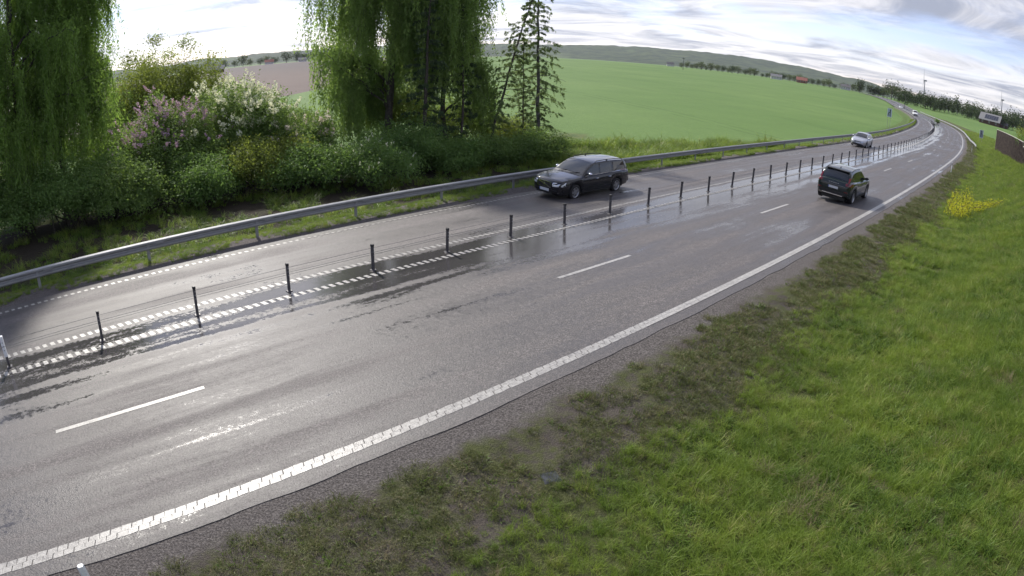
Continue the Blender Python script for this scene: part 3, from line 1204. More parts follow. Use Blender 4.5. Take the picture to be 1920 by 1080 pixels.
    def side_line(s, pts, w=.012, off=.002, name='door_seam', mat=None):
        for sg in (1, -1):
            mb = MB()
            V = []
            P = []
            for a, b in zip(pts[:-1], pts[1:]):
                for u in np.linspace(0, 1, 6)[:-1]:
                    P.append((a[0] + (b[0] - a[0]) * u, a[1] + (b[1] - a[1]) * u))
            P.append(pts[-1])
            for i, (x, z) in enumerate(P):
                q = P[min(i + 1, len(P) - 1)]
                r = P[max(i - 1, 0)]
                d = np.array([q[0] - r[0], q[1] - r[1]])
                d /= np.hypot(*d) + 1e-9
                nx, nz = -d[1] * w / 2, d[0] * w / 2
                for e in (1, -1):
                    xx, zz = x + e * nx, z + e * nz
                    V.append((xx, sg * (s.yside(xx, zz) + off), zz))
            mb.poly(V, [(2 * i, 2 * i + 1, 2 * i + 3, 2 * i + 2) for i in range(len(P) - 1)])
            mb.build(name, mat or M['black_plastic'], s.t)

    def end_patch(s, name, y0, y1, z0, z1, mat, sgn=1, off=.006, ny=8, nz=4, shear=0.0, parent=None, mirror=False, taper=0.0):
        """panel on nose or tail, wrapping round the corner with the body"""
        for mm in ((1, -1) if mirror else (1,)):
            V = []
            for v in np.linspace(0, 1, nz):
                for u in np.linspace(0, 1, ny):
                    y = y0 + (y1 - y0) * u
                    a = z0 + taper * u
                    z = a + (z1 - a) * v + shear * u
                    x = s.xfront(y, z, sgn)
                    k = min(1, abs(y) / float(s.w(x)) + 1e-6)
                    V.append((x + sgn * off, mm * (y + np.sign(y) * off * k), z))
            F = grid_faces(nz, ny)
            obj(name, np.array(V), F, mat, parent or s.t, smooth=True)

    def wheels(s, spokes=5, dark=False):
        r = s.sp['wheel_r']
        w = .21
        for ax in s.sp['axles']:
            for sg in (1, -1):
                wy = s.sp['track'] / 2
                e = link('wheel', None, s.t, (ax, sg * wy, r))
                tp = [(r * .66, -w / 2), (r * .90, -w / 2), (r * .985, -w / 2 + .03), (r, -w / 2 + .06), (r, w / 2 - .06), (r * .985, w / 2 - .03), (r * .90, w / 2), (r * .66, w / 2)]
                MB().lathe(tp, 28, 'y').build('tyre', M['rubber'], e, True)
                MB().lathe([(r * .66, -w / 2 + .01), (r * .68, w / 2 * 1.0), (r * .60, w / 2 * .96), (r * .60, 0)] if sg > 0 else [(r * .60, 0), (r * .60, -w / 2 * .96), (r * .68, -w / 2), (r * .66, w / 2 - .01)], 28, 'y').build('rim', M['rim'], e, True)
                d = MB()
                d.lathe([(0.001, sg * w * .10), (r * .62, sg * w * .10)], 20, 'y')
                d.build('brake_disc', M['black_plastic'], e)
                sp = MB()
                yo = sg * w * .42
                for k in range(spokes):
                    a = 2 * math.pi * k / spokes
                    for wd, r0, r1 in ((.055, 0.0, r * .64),):
                        ca, sa = math.cos(a), math.sin(a)
                        Q = []
                        for rr, ww, yy in ((0.02, .05, yo), (r1, .036, yo * .92)):
                            for e2 in (-1, 1):
                                Q.append((ca * rr - sa * ww * e2, yy, sa * rr + ca * ww * e2))
                        Q += [(x, y - sg * .03, z) for x, y, z in Q]
                        sp.poly(Q, [(0, 1, 3, 2), (4, 6, 7, 5), (0, 2, 6, 4), (1, 5, 7, 3), (2, 3, 7, 6)])
                sp.lathe([(.001, yo * 1.06), (.055, yo * 1.03), (.06, yo * .9)], 12, 'y')
                sp.build('spokes', M['rim'], e)
                # dark wheel house
                ar = s.sp['arch']
                wl = MB()
                yi, yo2 = wy - .20, float(s.w(ax)) * .955
                A = np.linspace(-.15, math.pi + .15, 16)
                Vv = [(ax + math.cos(a) * ar * .995, sg * yy, max(s.sp['wheel_r'] + math.sin(a) * ar * .995, .14)) for a in A for yy in (yi, yo2)]
                wl.poly(Vv, [(2 * i, 2 * i + 1, 2 * i + 3, 2 * i + 2) for i in range(15)])
                wl.poly([(ax + math.cos(a) * ar, sg * yi, max(s.sp['wheel_r'] + math.sin(a) * ar, .14)) for a in A], [tuple(range(16))])
                wl.build('wheel_arch', M['black_plastic'], s.t)

    def mirrors(s, x, z, mat):
        for sg in (1, -1):
            y = s.gh_y(x, z)
            mb = MB()
            prof = []
            P = []
            for a in np.linspace(-1, 1, 7):
                k = math.sqrt(max(0, 1 - a * a))
                P.append((a, k))
            V = []
            for a, k in P:
                for b in np.linspace(0, 2 * math.pi, 10, endpoint=False):
                    V.append((x - .03 + .075 * k * max(math.cos(b), -.35) , sg * (y + .13 + .115 * a), z + .055 + .075 * max(k, .35) * math.sin(b)))
            F = []
            for i in range(6):
                for j in range(10):
                    F.append((i * 10 + j, i * 10 + (j + 1) % 10, (i + 1) * 10 + (j + 1) % 10, (i + 1) * 10 + j))
            F += [tuple(range(9, -1, -1)), tuple(range(60, 70))]
            mb.poly(V, F)
            m = mb.build('mirror', mat, s.t, True)
            MB().box(x - .03, x + .02, min(sg * (y - .02), sg * (y + .05)), max(sg * (y - .02), sg * (y + .05)), z - .0, z + .05).build('mirror_arm', M['black_plastic'], m)

    def box(s, name, x0, x1, y0, y1, z0, z1, mat, bev=.0, parent=None):
        return MB().box(x0, x1, y0, y1, z0, z1, bev).build(name, mat, parent or s.t)

    def handles(s, xs, z, mat):
        for x in xs:
            for sg in (1, -1):
                y = s.yside(x, z)
                mb = MB()
                mb.tube([(x + .09, sg * (y - .005), z), (x + .06, sg * (y + .028), z + .004), (x - .06, sg * (y + .028), z + .004), (x - .09, sg * (y - .005), z)], .013, 6)
                mb.build('door_handle', mat, s.t)

    def underbody(s):
        s.box('underbody', s.sp['tail'] + .25, s.sp['nose'] - .3, -.62, .62, .16, .32, M['black_plastic'])

    def place(s, sc, oc, fwd=True):
        p = RP(sc, oc)
        th = heading(sc) + (0 if fwd else math.pi)
        fx = Vector((math.sin(th), math.cos(th), 0))
        hs = heading(sc)
        up = Vector((math.cos(hs) * float(cslope(sc)), -math.sin(hs) * float(cslope(sc)), 1)).normalized()
        fy = up.cross(fx).normalized()
        fx = fy.cross(up)
        s.t.matrix_basis = Matrix(((fx.x, fy.x, up.x, p[0]), (fx.y, fy.y, up.y, p[1]), (fx.z, fy.z, up.z, p[2]), (0, 0, 0, 1)))


def plate(c, x, z, sgn, w=.52, h=.11):
    p = MB().box(min(x, x + sgn * .012), max(x, x + sgn * .012), -w / 2, w / 2, z - h / 2, z + h / 2).build('number_plate', M['plate'], c.t)
    xx = x + sgn * .014
    blue = mat_plain('plate_blue', (0.02, 0.05, 0.25), .4, var=.05)
    obj('country_band', np.array([(xx, sgn * -w / 2 * 1, z - h / 2), (xx, sgn * (-w / 2 + .04), z - h / 2), (xx, sgn * (-w / 2 + .04), z + h / 2), (xx, sgn * -w / 2, z + h / 2)]), [(0, 1, 2, 3)], blue, p)


def estate_car():
    paint = mat_carpaint('black_car_paint', (0.012, 0.012, 0.014), .22)
    sp = dict(paint=paint, nose=2.36, tail=-2.35, axles=(1.42, -1.335), arch=.375, wheel_r=.325, track=1.56, cowl=1.02, tumble=.30, crown=.055,
              plan=[(-2.35, .66), (-2.30, .76), (-2.15, .83), (-1.7, .885), (-.5, .905), (.8, .905), (1.5, .89), (1.9, .86), (2.15, .78), (2.28, .66), (2.36, .50)],
              shoulder=[(-2.35, .80), (-2.25, .955), (-1.8, .975), (-.5, .945), (.6, .925), (1.02, .925), (1.5, .895), (2.0, .835), (2.25, .79), (2.36, .70)],
              bottom=[(-2.35, .36), (-2.1, .26), (-1, .22), (1, .20), (2.1, .20), (2.36, .30)],
              roof=[(1.10, .90), (.98, .965), (.80, 1.085), (.55, 1.24), (.30, 1.355), (.16, 1.395), (-.1, 1.42), (-.8, 1.435), (-1.5, 1.42), (-1.95, 1.39), (-2.06, 1.355), (-2.16, 1.20), (-2.26, 1.03), (-2.30, .93)],
              roof_crown=.05)
    c = Car(sp, 'estate_car', 'black estate car with roof rails driving beside the roadside guardrail')
    c.make_greenhouse()
    c.gh_patch('windscreen', 1, 5, .93, M['glass'], .010, .06, .93)
    c.gh_patch('rear_window', 10, 13, .88, M['glass'], .010, .05, .72)
    g = M['glass']
    c.side_poly('side_window', [(.70, .965), (.30, .955), (-.10, .955), (-.12, 1.365), (.18, 1.335), (.38, 1.255), (.60, 1.14), (.78, 1.00)], g)
    c.side_poly('side_window', [(-.20, .955), (-.98, .975), (-1.02, 1.375), (-.22, 1.37)], g)
    c.side_poly('side_window', [(-1.12, .98), (-2.05, 1.02), (-1.98, 1.30), (-1.90, 1.34), (-1.14, 1.37)], g)
    c.side_line([(.98, .90), (.93, .55), (.90, .27)])
    c.side_line([(-.16, .93), (-.17, .27)])
    c.side_line([(-1.0, .94), (-1.02, .70), (-.92, .50)])
    c.side_line([(.90, .26), (-.88, .26)], .05, .004, 'sill_trim')
    c.side_line([(1.02, .47), (-.95, .48)], .055, .008, 'door_moulding')
    c.side_line([(.80, .935), (-2.1, .985)], .022, .004, 'window_trim', M['chrome'])
    c.handles((.08, -.78), .80, M['chrome'])
    c.mirrors(.66, .965, M['chrome'])
    # nose
    chrome = M['chrome']
    c.end_patch('grille', -.34, .34, .53, .75, M['black_plastic'], 1, .012)
    gx = c.xfront(0, .6, 1) + .016
    fr = MB()
    for y0, y1, z0, z1 in ((-.36, .36, .745, .765), (-.36, .36, .515, .532), (-.365, -.345, .525, .76), (.345, .365, .525, .76)):
        fr.box(gx, gx + .012, y0, y1, z0, z1)
    f = fr.build('grille_surround', chrome, c.t)
    for k in range(7):
        y = -.27 + .09 * k
        c.box('grille_bar', gx, gx + .006, y - .006, y + .006, .535, .745, M['dark_steel'], parent=f)
    mb = MB()
    mb.poly([(gx + .014, -.33, .72), (gx + .014, -.30, .745), (gx + .014, .33, .56), (gx + .014, .30, .535)], [(0, 1, 2, 3)])
    mb.lathe([(.001, gx + .02), (.05, gx + .02), (.055, gx)], 14, 'x', (0, 0, .64))
    mb.build('badge_bar', chrome, f)
    c.end_patch('headlight', .42, .82, .59, .755, M['lamp_glass'], 1, .010, mirror=True, shear=.02)
    c.end_patch('bumper_strip', -.80, .80, .40, .45, M['black_plastic'], 1, .012, ny=16)
    c.end_patch('air_intake', -.42, .42, .26, .34, M['black_plastic'], 1, .010)
    plate(c, c.xfront(0, .40, 1) + .012, .415, 1)
    # roof rails and wipers
    for sg in (1, -1):
        pts = [(x, sg * (c.gh_y(x, z) - .05), z + dz) for x, z, dz in ((.02, 1.41, .01), (-.08, 1.42, .05), (-.8, 1.435, .055), (-1.5, 1.42, .055), (-1.82, 1.40, .04), (-1.9, 1.39, .005))]
        MB().tube(pts, .016, 6).build('roof_rail', M['black_plastic'], c.t, True)
        for x in (-.8,):
            c.box('rail_foot', x - .03, x + .03, sg * (c.gh_y(x, 1.47) - .05) - .012, sg * (c.gh_y(x, 1.47) - .05) + .012, 1.42, 1.485, M['black_plastic'])
    for y0 in (.15, -.45):
        MB().tube([(1.05, y0, .975), (.93, y0 + .3, 1.045), (.90, y0 + .42, 1.06)], .010, 5).build('wiper', M['black_plastic'], c.t)
    c.end_patch('tail_lamp', .66, .80, .62, 1.0, M['red_lamp'], -1, .01, mirror=True)
    c.box('rear_bumper', -2.42, -2.28, -.72, .72, .40, .60, paint, .03)
    MB().tube([(-2.2, .48, .27), (-2.40, .48, .26)], .035, 8).build('exhaust', M['dark_steel'], c.t)
    plate(c, -2.36, .80, -1)
    c.wheels(5)
    c.underbody()
    c.place(20.55, 10.88, False)


def suv_car():
    paint = mat_carpaint('dark_green_car_paint', (0.014, 0.022, 0.020), .2)
    sp = dict(paint=paint, nose=2.21, tail=-2.21, axles=(1.335, -1.365), arch=.41, wheel_r=.36, track=1.61, cowl=1.0, tumble=.30, crown=.05,
              plan=[(-2.21, .70), (-2.16, .80), (-2.0, .87), (-1.5, .925), (-.5, .93), (.8, .93), (1.5, .92), (1.85, .89), (2.05, .80), (2.15, .68), (2.21, .52)],
              shoulder=[(-2.21, .86), (-2.14, 1.06), (-1.9, 1.13), (-1.2, 1.09), (-.5, 1.05), (.6, 1.04), (1.0, 1.035), (1.5, 1.0), (1.95, .93), (2.15, .84), (2.21, .74)],
              bottom=[(-2.21, .42), (-2.0, .32), (-1, .24), (1, .24), (2.0, .26), (2.21, .36)],
              roof=[(1.08, 1.02), (.98, 1.075), (.80, 1.19), (.58, 1.34), (.36, 1.48), (.22, 1.545), (-.05, 1.585), (-.6, 1.60), (-1.2, 1.575), (-1.68, 1.535), (-1.76, 1.50), (-1.86, 1.38), (-1.98, 1.22), (-2.08, 1.09)],
              roof_crown=.05)
    c = Car(sp, 'suv_car', 'dark green-black compact SUV seen from behind in the near lane')
    c.make_greenhouse()
    g = M['glass']
    c.gh_patch('windscreen', 1, 5, .93, g, .010, .06, .93)
    c.gh_patch('rear_window', 10, 13, .86, g, .012, .06, .86)
    c.side_poly('side_window', [(.74, 1.075), (.3, 1.075), (-.12, 1.08), (-.14, 1.51), (.16, 1.48), (.38, 1.39), (.60, 1.26), (.80, 1.11)], g)
    c.side_poly('side_window', [(-.22, 1.08), (-.98, 1.12), (-1.22, 1.24), (-1.10, 1.50), (-.24, 1.515)], g)
    c.side_poly('side_window', [(-1.30, 1.26), (-1.55, 1.33), (-1.45, 1.44), (-1.18, 1.49)], g)
    c.side_line([(.98, 1.0), (.94, .6), (.92, .33)])
    c.side_line([(-.17, 1.04), (-.18, .33)])
    c.side_line([(-1.05, 1.06), (-1.08, .86), (-.92, .60)])
    c.side_line([(.90, .33), (-.92, .33)], .11, .006, 'sill_cladding')
    c.side_line([(.85, .52), (-.85, .52)], .03, .004, 'door_crease', M['chrome'])
    for ax in sp['axles']:
        A = np.linspace(.05, math.pi - .05, 18)
        c.side_line([(ax + math.cos(a) * .43, .36 + math.sin(a) * .43) for a in A], .05, .006, 'arch_trim')
    c.handles((.08, -.76), .90, paint)
    c.mirrors(.70, 1.08, M['black_plastic'])
    # tail
    c.box('spoiler', -1.86, -1.58, -.60, .60, 1.545, 1.585, M['black_plastic'], .015)
    c.end_patch('tail_lamp', .60, .885, .93, 1.06, M['red_lamp'], -1, .012, mirror=True)
    for sg in (1, -1):
        V = []
        for z, i in ((1.00, 0), (1.08, 1), (1.18, 2), (1.30, 3)):
            x = float(np.interp(z, [1.0, 1.09, 1.22, 1.38, 1.5], [-2.13, -2.08, -1.98, -1.86, -1.76]))
            yo = c.gh_y(x, max(z, 1.07)) + .008
            V += [(x - .022, sg * (yo - .08), z), (x - .012, sg * yo, z), (x + .14, sg * (yo + .006), z + .02)]
        F = []
        for i in range(3):
            for j in (0, 1):
                F.append((i * 3 + j, i * 3 + j + 1, i * 3 + j + 4, i * 3 + j + 3))
        obj('tail_lamp_upright', np.array(V), F, M['red_lamp'], c.t)
    c.end_patch('tailgate_crease', -.60, .60, .86, .895, M['dark_steel'], -1, .008, ny=10)
    c.end_patch('rear_bumper_cladding', -.86, .86, .44, .60, M['black_plastic'], -1, .014, ny=16)
    c.end_patch('skid_strip', -.52, .52, .40, .445, M['chrome'], -1, .020, ny=10)
    c.end_patch('reflector', .58, .76, .62, .66, M['red_lamp'], -1, .014, mirror=True)
    plate(c, c.xfront(0, .75, -1) - .014, .755, -1)
    mb = MB()
    for k in range(5):
        y = .22 - .11 * k
        xx = c.xfront(0, .97, -1) - .012
        mb.box(xx, xx + .008, y - .03, y + .03, .955, .985)
    tag(mb.build('tailgate_lettering', M['chrome'], c.t), kind='stuff')
    MB().tube([(-1.90, .0, 1.17), (-1.93, .26, 1.20)], .010, 5).build('wiper', M['black_plastic'], c.t)
    MB().poly([(-1.30, -.02, 1.615), (-1.30, .02, 1.615), (-1.42, .018, 1.615), (-1.42, -.018, 1.615), (-1.40, 0, 1.70)], [(0, 1, 4), (1, 2, 4), (2, 3, 4), (3, 0, 4)]).build('antenna_fin', M['black_plastic'], c.t)
    c.end_patch('headlight', .45, .84, .80, .90, M['lamp_glass'], 1, .01, mirror=True)
    c.end_patch('grille', -.40, .40, .55, .80, M['black_plastic'], 1, .01)
    for sg in (1, -1):
        pts = [(x, sg * (c.gh_y(x, z) - .05), z + dz) for x, z, dz in ((.1, 1.565, .02), (-.5, 1.60, .035), (-1.2, 1.575, .035), (-1.55, 1.545, .01))]
        MB().tube(pts, .014, 6).build('roof_rail', M['black_plastic'], c.t, True)
    c.wheels(5)
    c.underbody()
    c.place(30.85, 2.16, True)


def silver_car():
    paint = mat_carpaint('silver_car_paint', (0.42, 0.43, 0.46), .28, .6)
    sp = dict(paint=paint, nose=2.25, tail=-2.25, axles=(1.36, -1.30), arch=.37, wheel_r=.32, track=1.55, cowl=1.05, tumble=.34, crown=.06,
              plan=[(-2.25, .60), (-2.15, .76), (-1.9, .84), (-.5, .895), (.8, .895), (1.5, .88), (1.9, .84), (2.1, .74), (2.2, .62), (2.25, .48)],
              shoulder=[(-2.25, .75), (-2.1, .98), (-1.5, .98), (-.5, .95), (.6, .93), (1.05, .92), (1.5, .87), (1.95, .78), (2.15, .70), (2.25, .60)],
              bottom=[(-2.25, .36), (-2, .24), (-1, .2), (1, .18), (2.05, .19), (2.25, .28)],
              roof=[(1.12, .90), (1.0, .97), (.75, 1.12), (.45, 1.28), (.2, 1.385), (-.1, 1.425), (-.8, 1.43), (-1.3, 1.38), (-1.7, 1.25), (-2.0, 1.08), (-2.1, 1.0)],
              roof_crown=.05)
    c = Car(sp, 'hatchback_car', 'silver car with dark windscreen approaching beyond the median barrier')
    c.make_greenhouse()
    g = M['glass']
    c.gh_patch('windscreen', 1, 4, .92, g, .010, .05, .95)
    c.gh_patch('rear_window', 7, 9, .85, g, .010, .05, .9)
    c.side_poly('side_window', [(.72, .97), (-.10, .965), (-.12, 1.36), (.20, 1.32), (.48, 1.19), (.78, 1.02)], g)
    c.side_poly('side_window', [(-.2, .965), (-1.2, .99), (-1.45, 1.15), (-1.0, 1.35), (-.22, 1.365)], g)
    c.side_line([(-.16, .93), (-.17, .25)])
    c.side_line([(.92, .90), (.88, .25)])
    c.mirrors(.70, .97, paint)
    c.handles((.1, -.8), .82, paint)
    c.end_patch('grille', -.38, .38, .58, .66, M['black_plastic'], 1, .010)
    c.end_patch('air_intake', -.62, .62, .26, .40, M['black_plastic'], 1, .012, ny=12)
    c.end_patch('headlight', .42, .80, .56, .69, M['lamp_glass'], 1, .01, mirror=True)
    plate(c, c.xfront(0, .46, 1) + .012, .47, 1)
    c.end_patch('tail_lamp', .5, .78, .72, .9, M['red_lamp'], -1, .01, mirror=True)
    c.wheels(5)
    c.underbody()
    c.place(68.0, 10.25, False)


def white_van():
    paint = mat_carpaint('white_van_paint', (0.72, 0.72, 0.71), .3)
    sp = dict(paint=paint, nose=2.6, tail=-2.6, axles=(1.65, -1.5), arch=.39, wheel_r=.34, track=1.7, cowl=1.75, tumble=.10, crown=.05, van=True,
              plan=[(-2.6, .88), (-2.4, .95), (1.6, .97), (2.2, .93), (2.45, .84), (2.6, .62)],
              shoulder=[(-2.6, 1.1), (1.2, 1.1), (1.75, 1.12), (2.2, 1.0), (2.6, .72)],
              bottom=[(-2.6, .36), (2.4, .28), (2.6, .36)],
              roof=[(1.85, 1.1), (1.72, 1.2), (1.35, 1.55), (1.05, 1.84), (.85, 1.93), (-.5, 1.96), (-2.4, 1.94), (-2.52, 1.85), (-2.58, 1.1)],
              roof_crown=.04)
    c = Car(sp, 'white_van', 'white panel van coming round the distant bend')
    c.make_greenhouse()
    c.gh_patch('windscreen', 1, 3, .93, M['glass'], .012, .05, .95)
    c.side_poly('side_window', [(1.35, 1.15), (.5, 1.15), (.5, 1.72), (1.1, 1.70)], M['glass'])
    c.end_patch('grille', -.5, .5, .52, .72, M['black_plastic'], 1, .01)
    c.end_patch('bumper', -.88, .88, .34, .50, M['black_plastic'], 1, .012, ny=12)
    c.end_patch('headlight', .52, .84, .74, .90, M['lamp_glass'], 1, .01, mirror=True)
    c.mirrors(1.25, 1.2, M['black_plastic'])
    plate(c, c.xfront(0, .44, 1) + .015, .44, 1)
    c.wheels(5)
    c.underbody()
    c.place(243, 10.9, False)
    return sp


def far_car():
    paint = mat_carpaint('pale_car_paint', (0.60, 0.61, 0.62), .3)
    sp = dict(paint=paint, nose=2.2, tail=-2.2, axles=(1.33, -1.28), arch=.37, wheel_r=.32, track=1.55, cowl=1.0, tumble=.32, crown=.05,
              plan=[(-2.2, .62), (-1.9, .84), (-.5, .89), (.8, .89), (1.8, .85), (2.1, .72), (2.2, .5)],
              shoulder=[(-2.2, .75), (-2.0, .98), (-.5, .95), (1.0, .92), (1.9, .78), (2.2, .6)],
              bottom=[(-2.2, .34), (0, .2), (2.0, .2), (2.2, .28)],
              roof=[(1.08, .91), (.95, .99), (.5, 1.28), (.2, 1.40), (-.4, 1.46), (-1.3, 1.42), (-1.8, 1.2), (-2.05, .99)])
    c = Car(sp, 'hatchback_car', 'small pale car following far behind the white van')
    c.make_greenhouse()
    c.gh_patch('windscreen', 1, 3, .92, M['glass'], .01, .05, .95)
    c.side_poly('side_window', [(.68, .99), (-1.3, 1.0), (-1.2, 1.36), (.1, 1.36), (.5, 1.18)], M['glass'])
    c.end_patch('headlight', .45, .78, .56, .68, M['lamp_glass'], 1, .01, mirror=True)
    c.end_patch('air_intake', -.6, .6, .28, .42, M['black_plastic'], 1, .01)
    c.wheels(5)
    c.underbody()
    c.place(318, 10.6, False)


estate_car()
suv_car()
silver_car()
white_van()
far_car()
#@@PLANTS

# ================================================================== PLANTS
def rvec(rg, n):
    v = rg.normal(size=(n, 3))
    return v / (np.linalg.norm(v, axis=1, keepdims=True) + 1e-9)


def leaf_arrays(C, N, size, aspect, rg, tint, axis=None, fold=.25):
    """rhombic leaves at C with normals N; returns vertices, quads, per-vertex tint"""
    n = len(C)
    N = N / (np.linalg.norm(N, axis=1, keepdims=True) + 1e-9)
    if axis is None:
        axis = rvec(rg, n)
    u = axis - (axis * N).sum(1, keepdims=True) * N
    u /= np.linalg.norm(u, axis=1, keepdims=True) + 1e-9
    v = np.cross(N, u)
    L = (size * rg.uniform(.65, 1.3, n))[:, None]
    W = L * aspect * .5
    base = C - u * L * .5
    tipp = C + u * L * .5 - N * L * fold * rg.uniform(0, 1, (n, 1))
    a = C + v * W + u * L * .02
    b = C - v * W + u * L * .02
    V = np.stack([base, a, tipp, b], 1).reshape(-1, 3)
    F = np.arange(4 * n).reshape(-1, 4)
    return V, F, np.repeat(np.clip(tint, 0, 1), 4)


def merge(parts):
    V, F, T, b = [], [], [], 0
    for v, f, t in parts:
        V.append(v)
        F.append(f + b)
        T.append(t)
        b += len(v)
    return np.concatenate(V), np.concatenate(F), np.concatenate(T)


def tubes_obj(name, list_pts, mat, parent, n=6):
    V, F, b = [], [], 0
    for p, r in list_pts:
        v, f = tube_arrays(np.asarray(p, float), np.broadcast_to(np.asarray(r, float), (len(p),)), n)
        V.append(v)
        F.append(f + b)
        b += len(v)
    return obj(name, np.concatenate(V), np.concatenate(F), mat, parent, smooth=True)


def curve_pts(p0, p1, bend, n, rg, wob=.03):
    t = np.linspace(0, 1, n)[:, None]
    p0, p1 = np.asarray(p0, float), np.asarray(p1, float)
    P = p0 + (p1 - p0) * t + np.asarray(bend, float) * (4 * t * (1 - t))
    P[1:-1] += rg.normal(size=(n - 2, 3)) * wob * np.linalg.norm(p1 - p0)
    return P


def bush(name, label, cat, xy, rx, rz, seed, leaf, size=.075, aspect=.6, clumps=60, per=230, bark='bark', clump_r=.38, ry=None, low=.0, group=None, blossom=None, shell=.55, rot=0.0):
    """shrub or leafy round tree: stems fanning out to clumps of leaves"""
    rg = np.random.default_rng(seed)
    x, y = xy
    z = gz(x, y) - .05
    t = thing(name, label, cat, (x, y, z), rot, group)
    ry = ry or rx
    h = rz
    u = rvec(rg, clumps)
    u[:, 2] = np.abs(u[:, 2]) * 1.0 - .22 * rg.random(clumps)
    rr = (shell + (1 - shell) * rg.random(clumps)) ** .7
    lobes = 1 + .22 * np.sin(3 * np.arctan2(u[:, 1], u[:, 0]) + seed) + .15 * rg.normal(size=clumps)
    C = u * rr[:, None] * lobes[:, None] * np.array([rx, ry, h * .56]) + np.array([0, 0, low + h * .44])
    C[:, 2] = np.maximum(C[:, 2], low + .15)
    stems = []
    for k in rg.choice(clumps, min(clumps, 16), replace=False):
        b = np.array([rg.normal() * .12 * rx, rg.normal() * .12 * ry, 0])
        e = C[k]
        stems.append((curve_pts(b, e, (0, 0, h * .08), 6, rg, .02), np.linspace(.05 * h / 4 + .012, .008, 6)))
    tag(tubes_obj('stems', stems, M[bark], t, 5), kind='stuff')
    parts = []
    ct = np.clip(rg.normal(.5, .22, clumps), 0, 1)
    P, Nn, T = [], [], []
    for k in range(clumps):
        m = int(per * rg.uniform(.7, 1.3))
        q = rg.normal(size=(m, 3)) * clump_r * np.array([1, 1, .75]) * rg.uniform(.7, 1.25)
        P.append(C[k] + q)
        Nn.append(rvec(rg, m) * .8 + u[k] * .5 + np.array([0, 0, .5]))
        T.append(np.clip(ct[k] * .65 + rg.random(m) * .35 + .12 * (q[:, 2] / clump_r > .4), 0, 1))
    P, Nn, T = np.concatenate(P), np.concatenate(Nn), np.concatenate(T)
    keep = P[:, 2] > .03
    V, F, TT = leaf_arrays(P[keep], Nn[keep], size, aspect, rg, T[keep])
    obj('foliage' if cat != 'tree' else 'crown', V, F, leaf, t, attrs={'tint': TT})
    if blossom:
        mat, n, bs, zmin, where = blossom
        # flower heads on the outer, upper clumps
        sel = np.where(C[:, 2] > low + h * zmin)[0]
        Q, QN, QT = [], [], []
        for i in range(n):
            k = sel[rg.integers(len(sel))]
            d = u[k] * .6 + rvec(rg, 1)[0] * .7 + np.array([0, 0, .55]) + np.array(where)
            d /= np.linalg.norm(d)
            c = C[k] + d * clump_r * rg.uniform(1.1, 1.9)
            m = 26
            hgt = bs * rg.uniform(.7, 1.4)
            tt = rg.random(m)
            off = rvec(rg, m) * (hgt * .42 * (1 - tt * .6))[:, None]
            Q.append(c + off + d * (tt * hgt)[:, None])
            QN.append(off + d * .02)
            QT.append(np.full(m, rg.random()) * .6 + rg.random(m) * .4)
        V, F, TT = leaf_arrays(np.concatenate(Q), np.concatenate(QN), bs * .26, .9, rg, np.concatenate(QT))
        tag(obj('blossom', V, F, mat, t, attrs={'tint': TT}), kind='stuff')
    return t


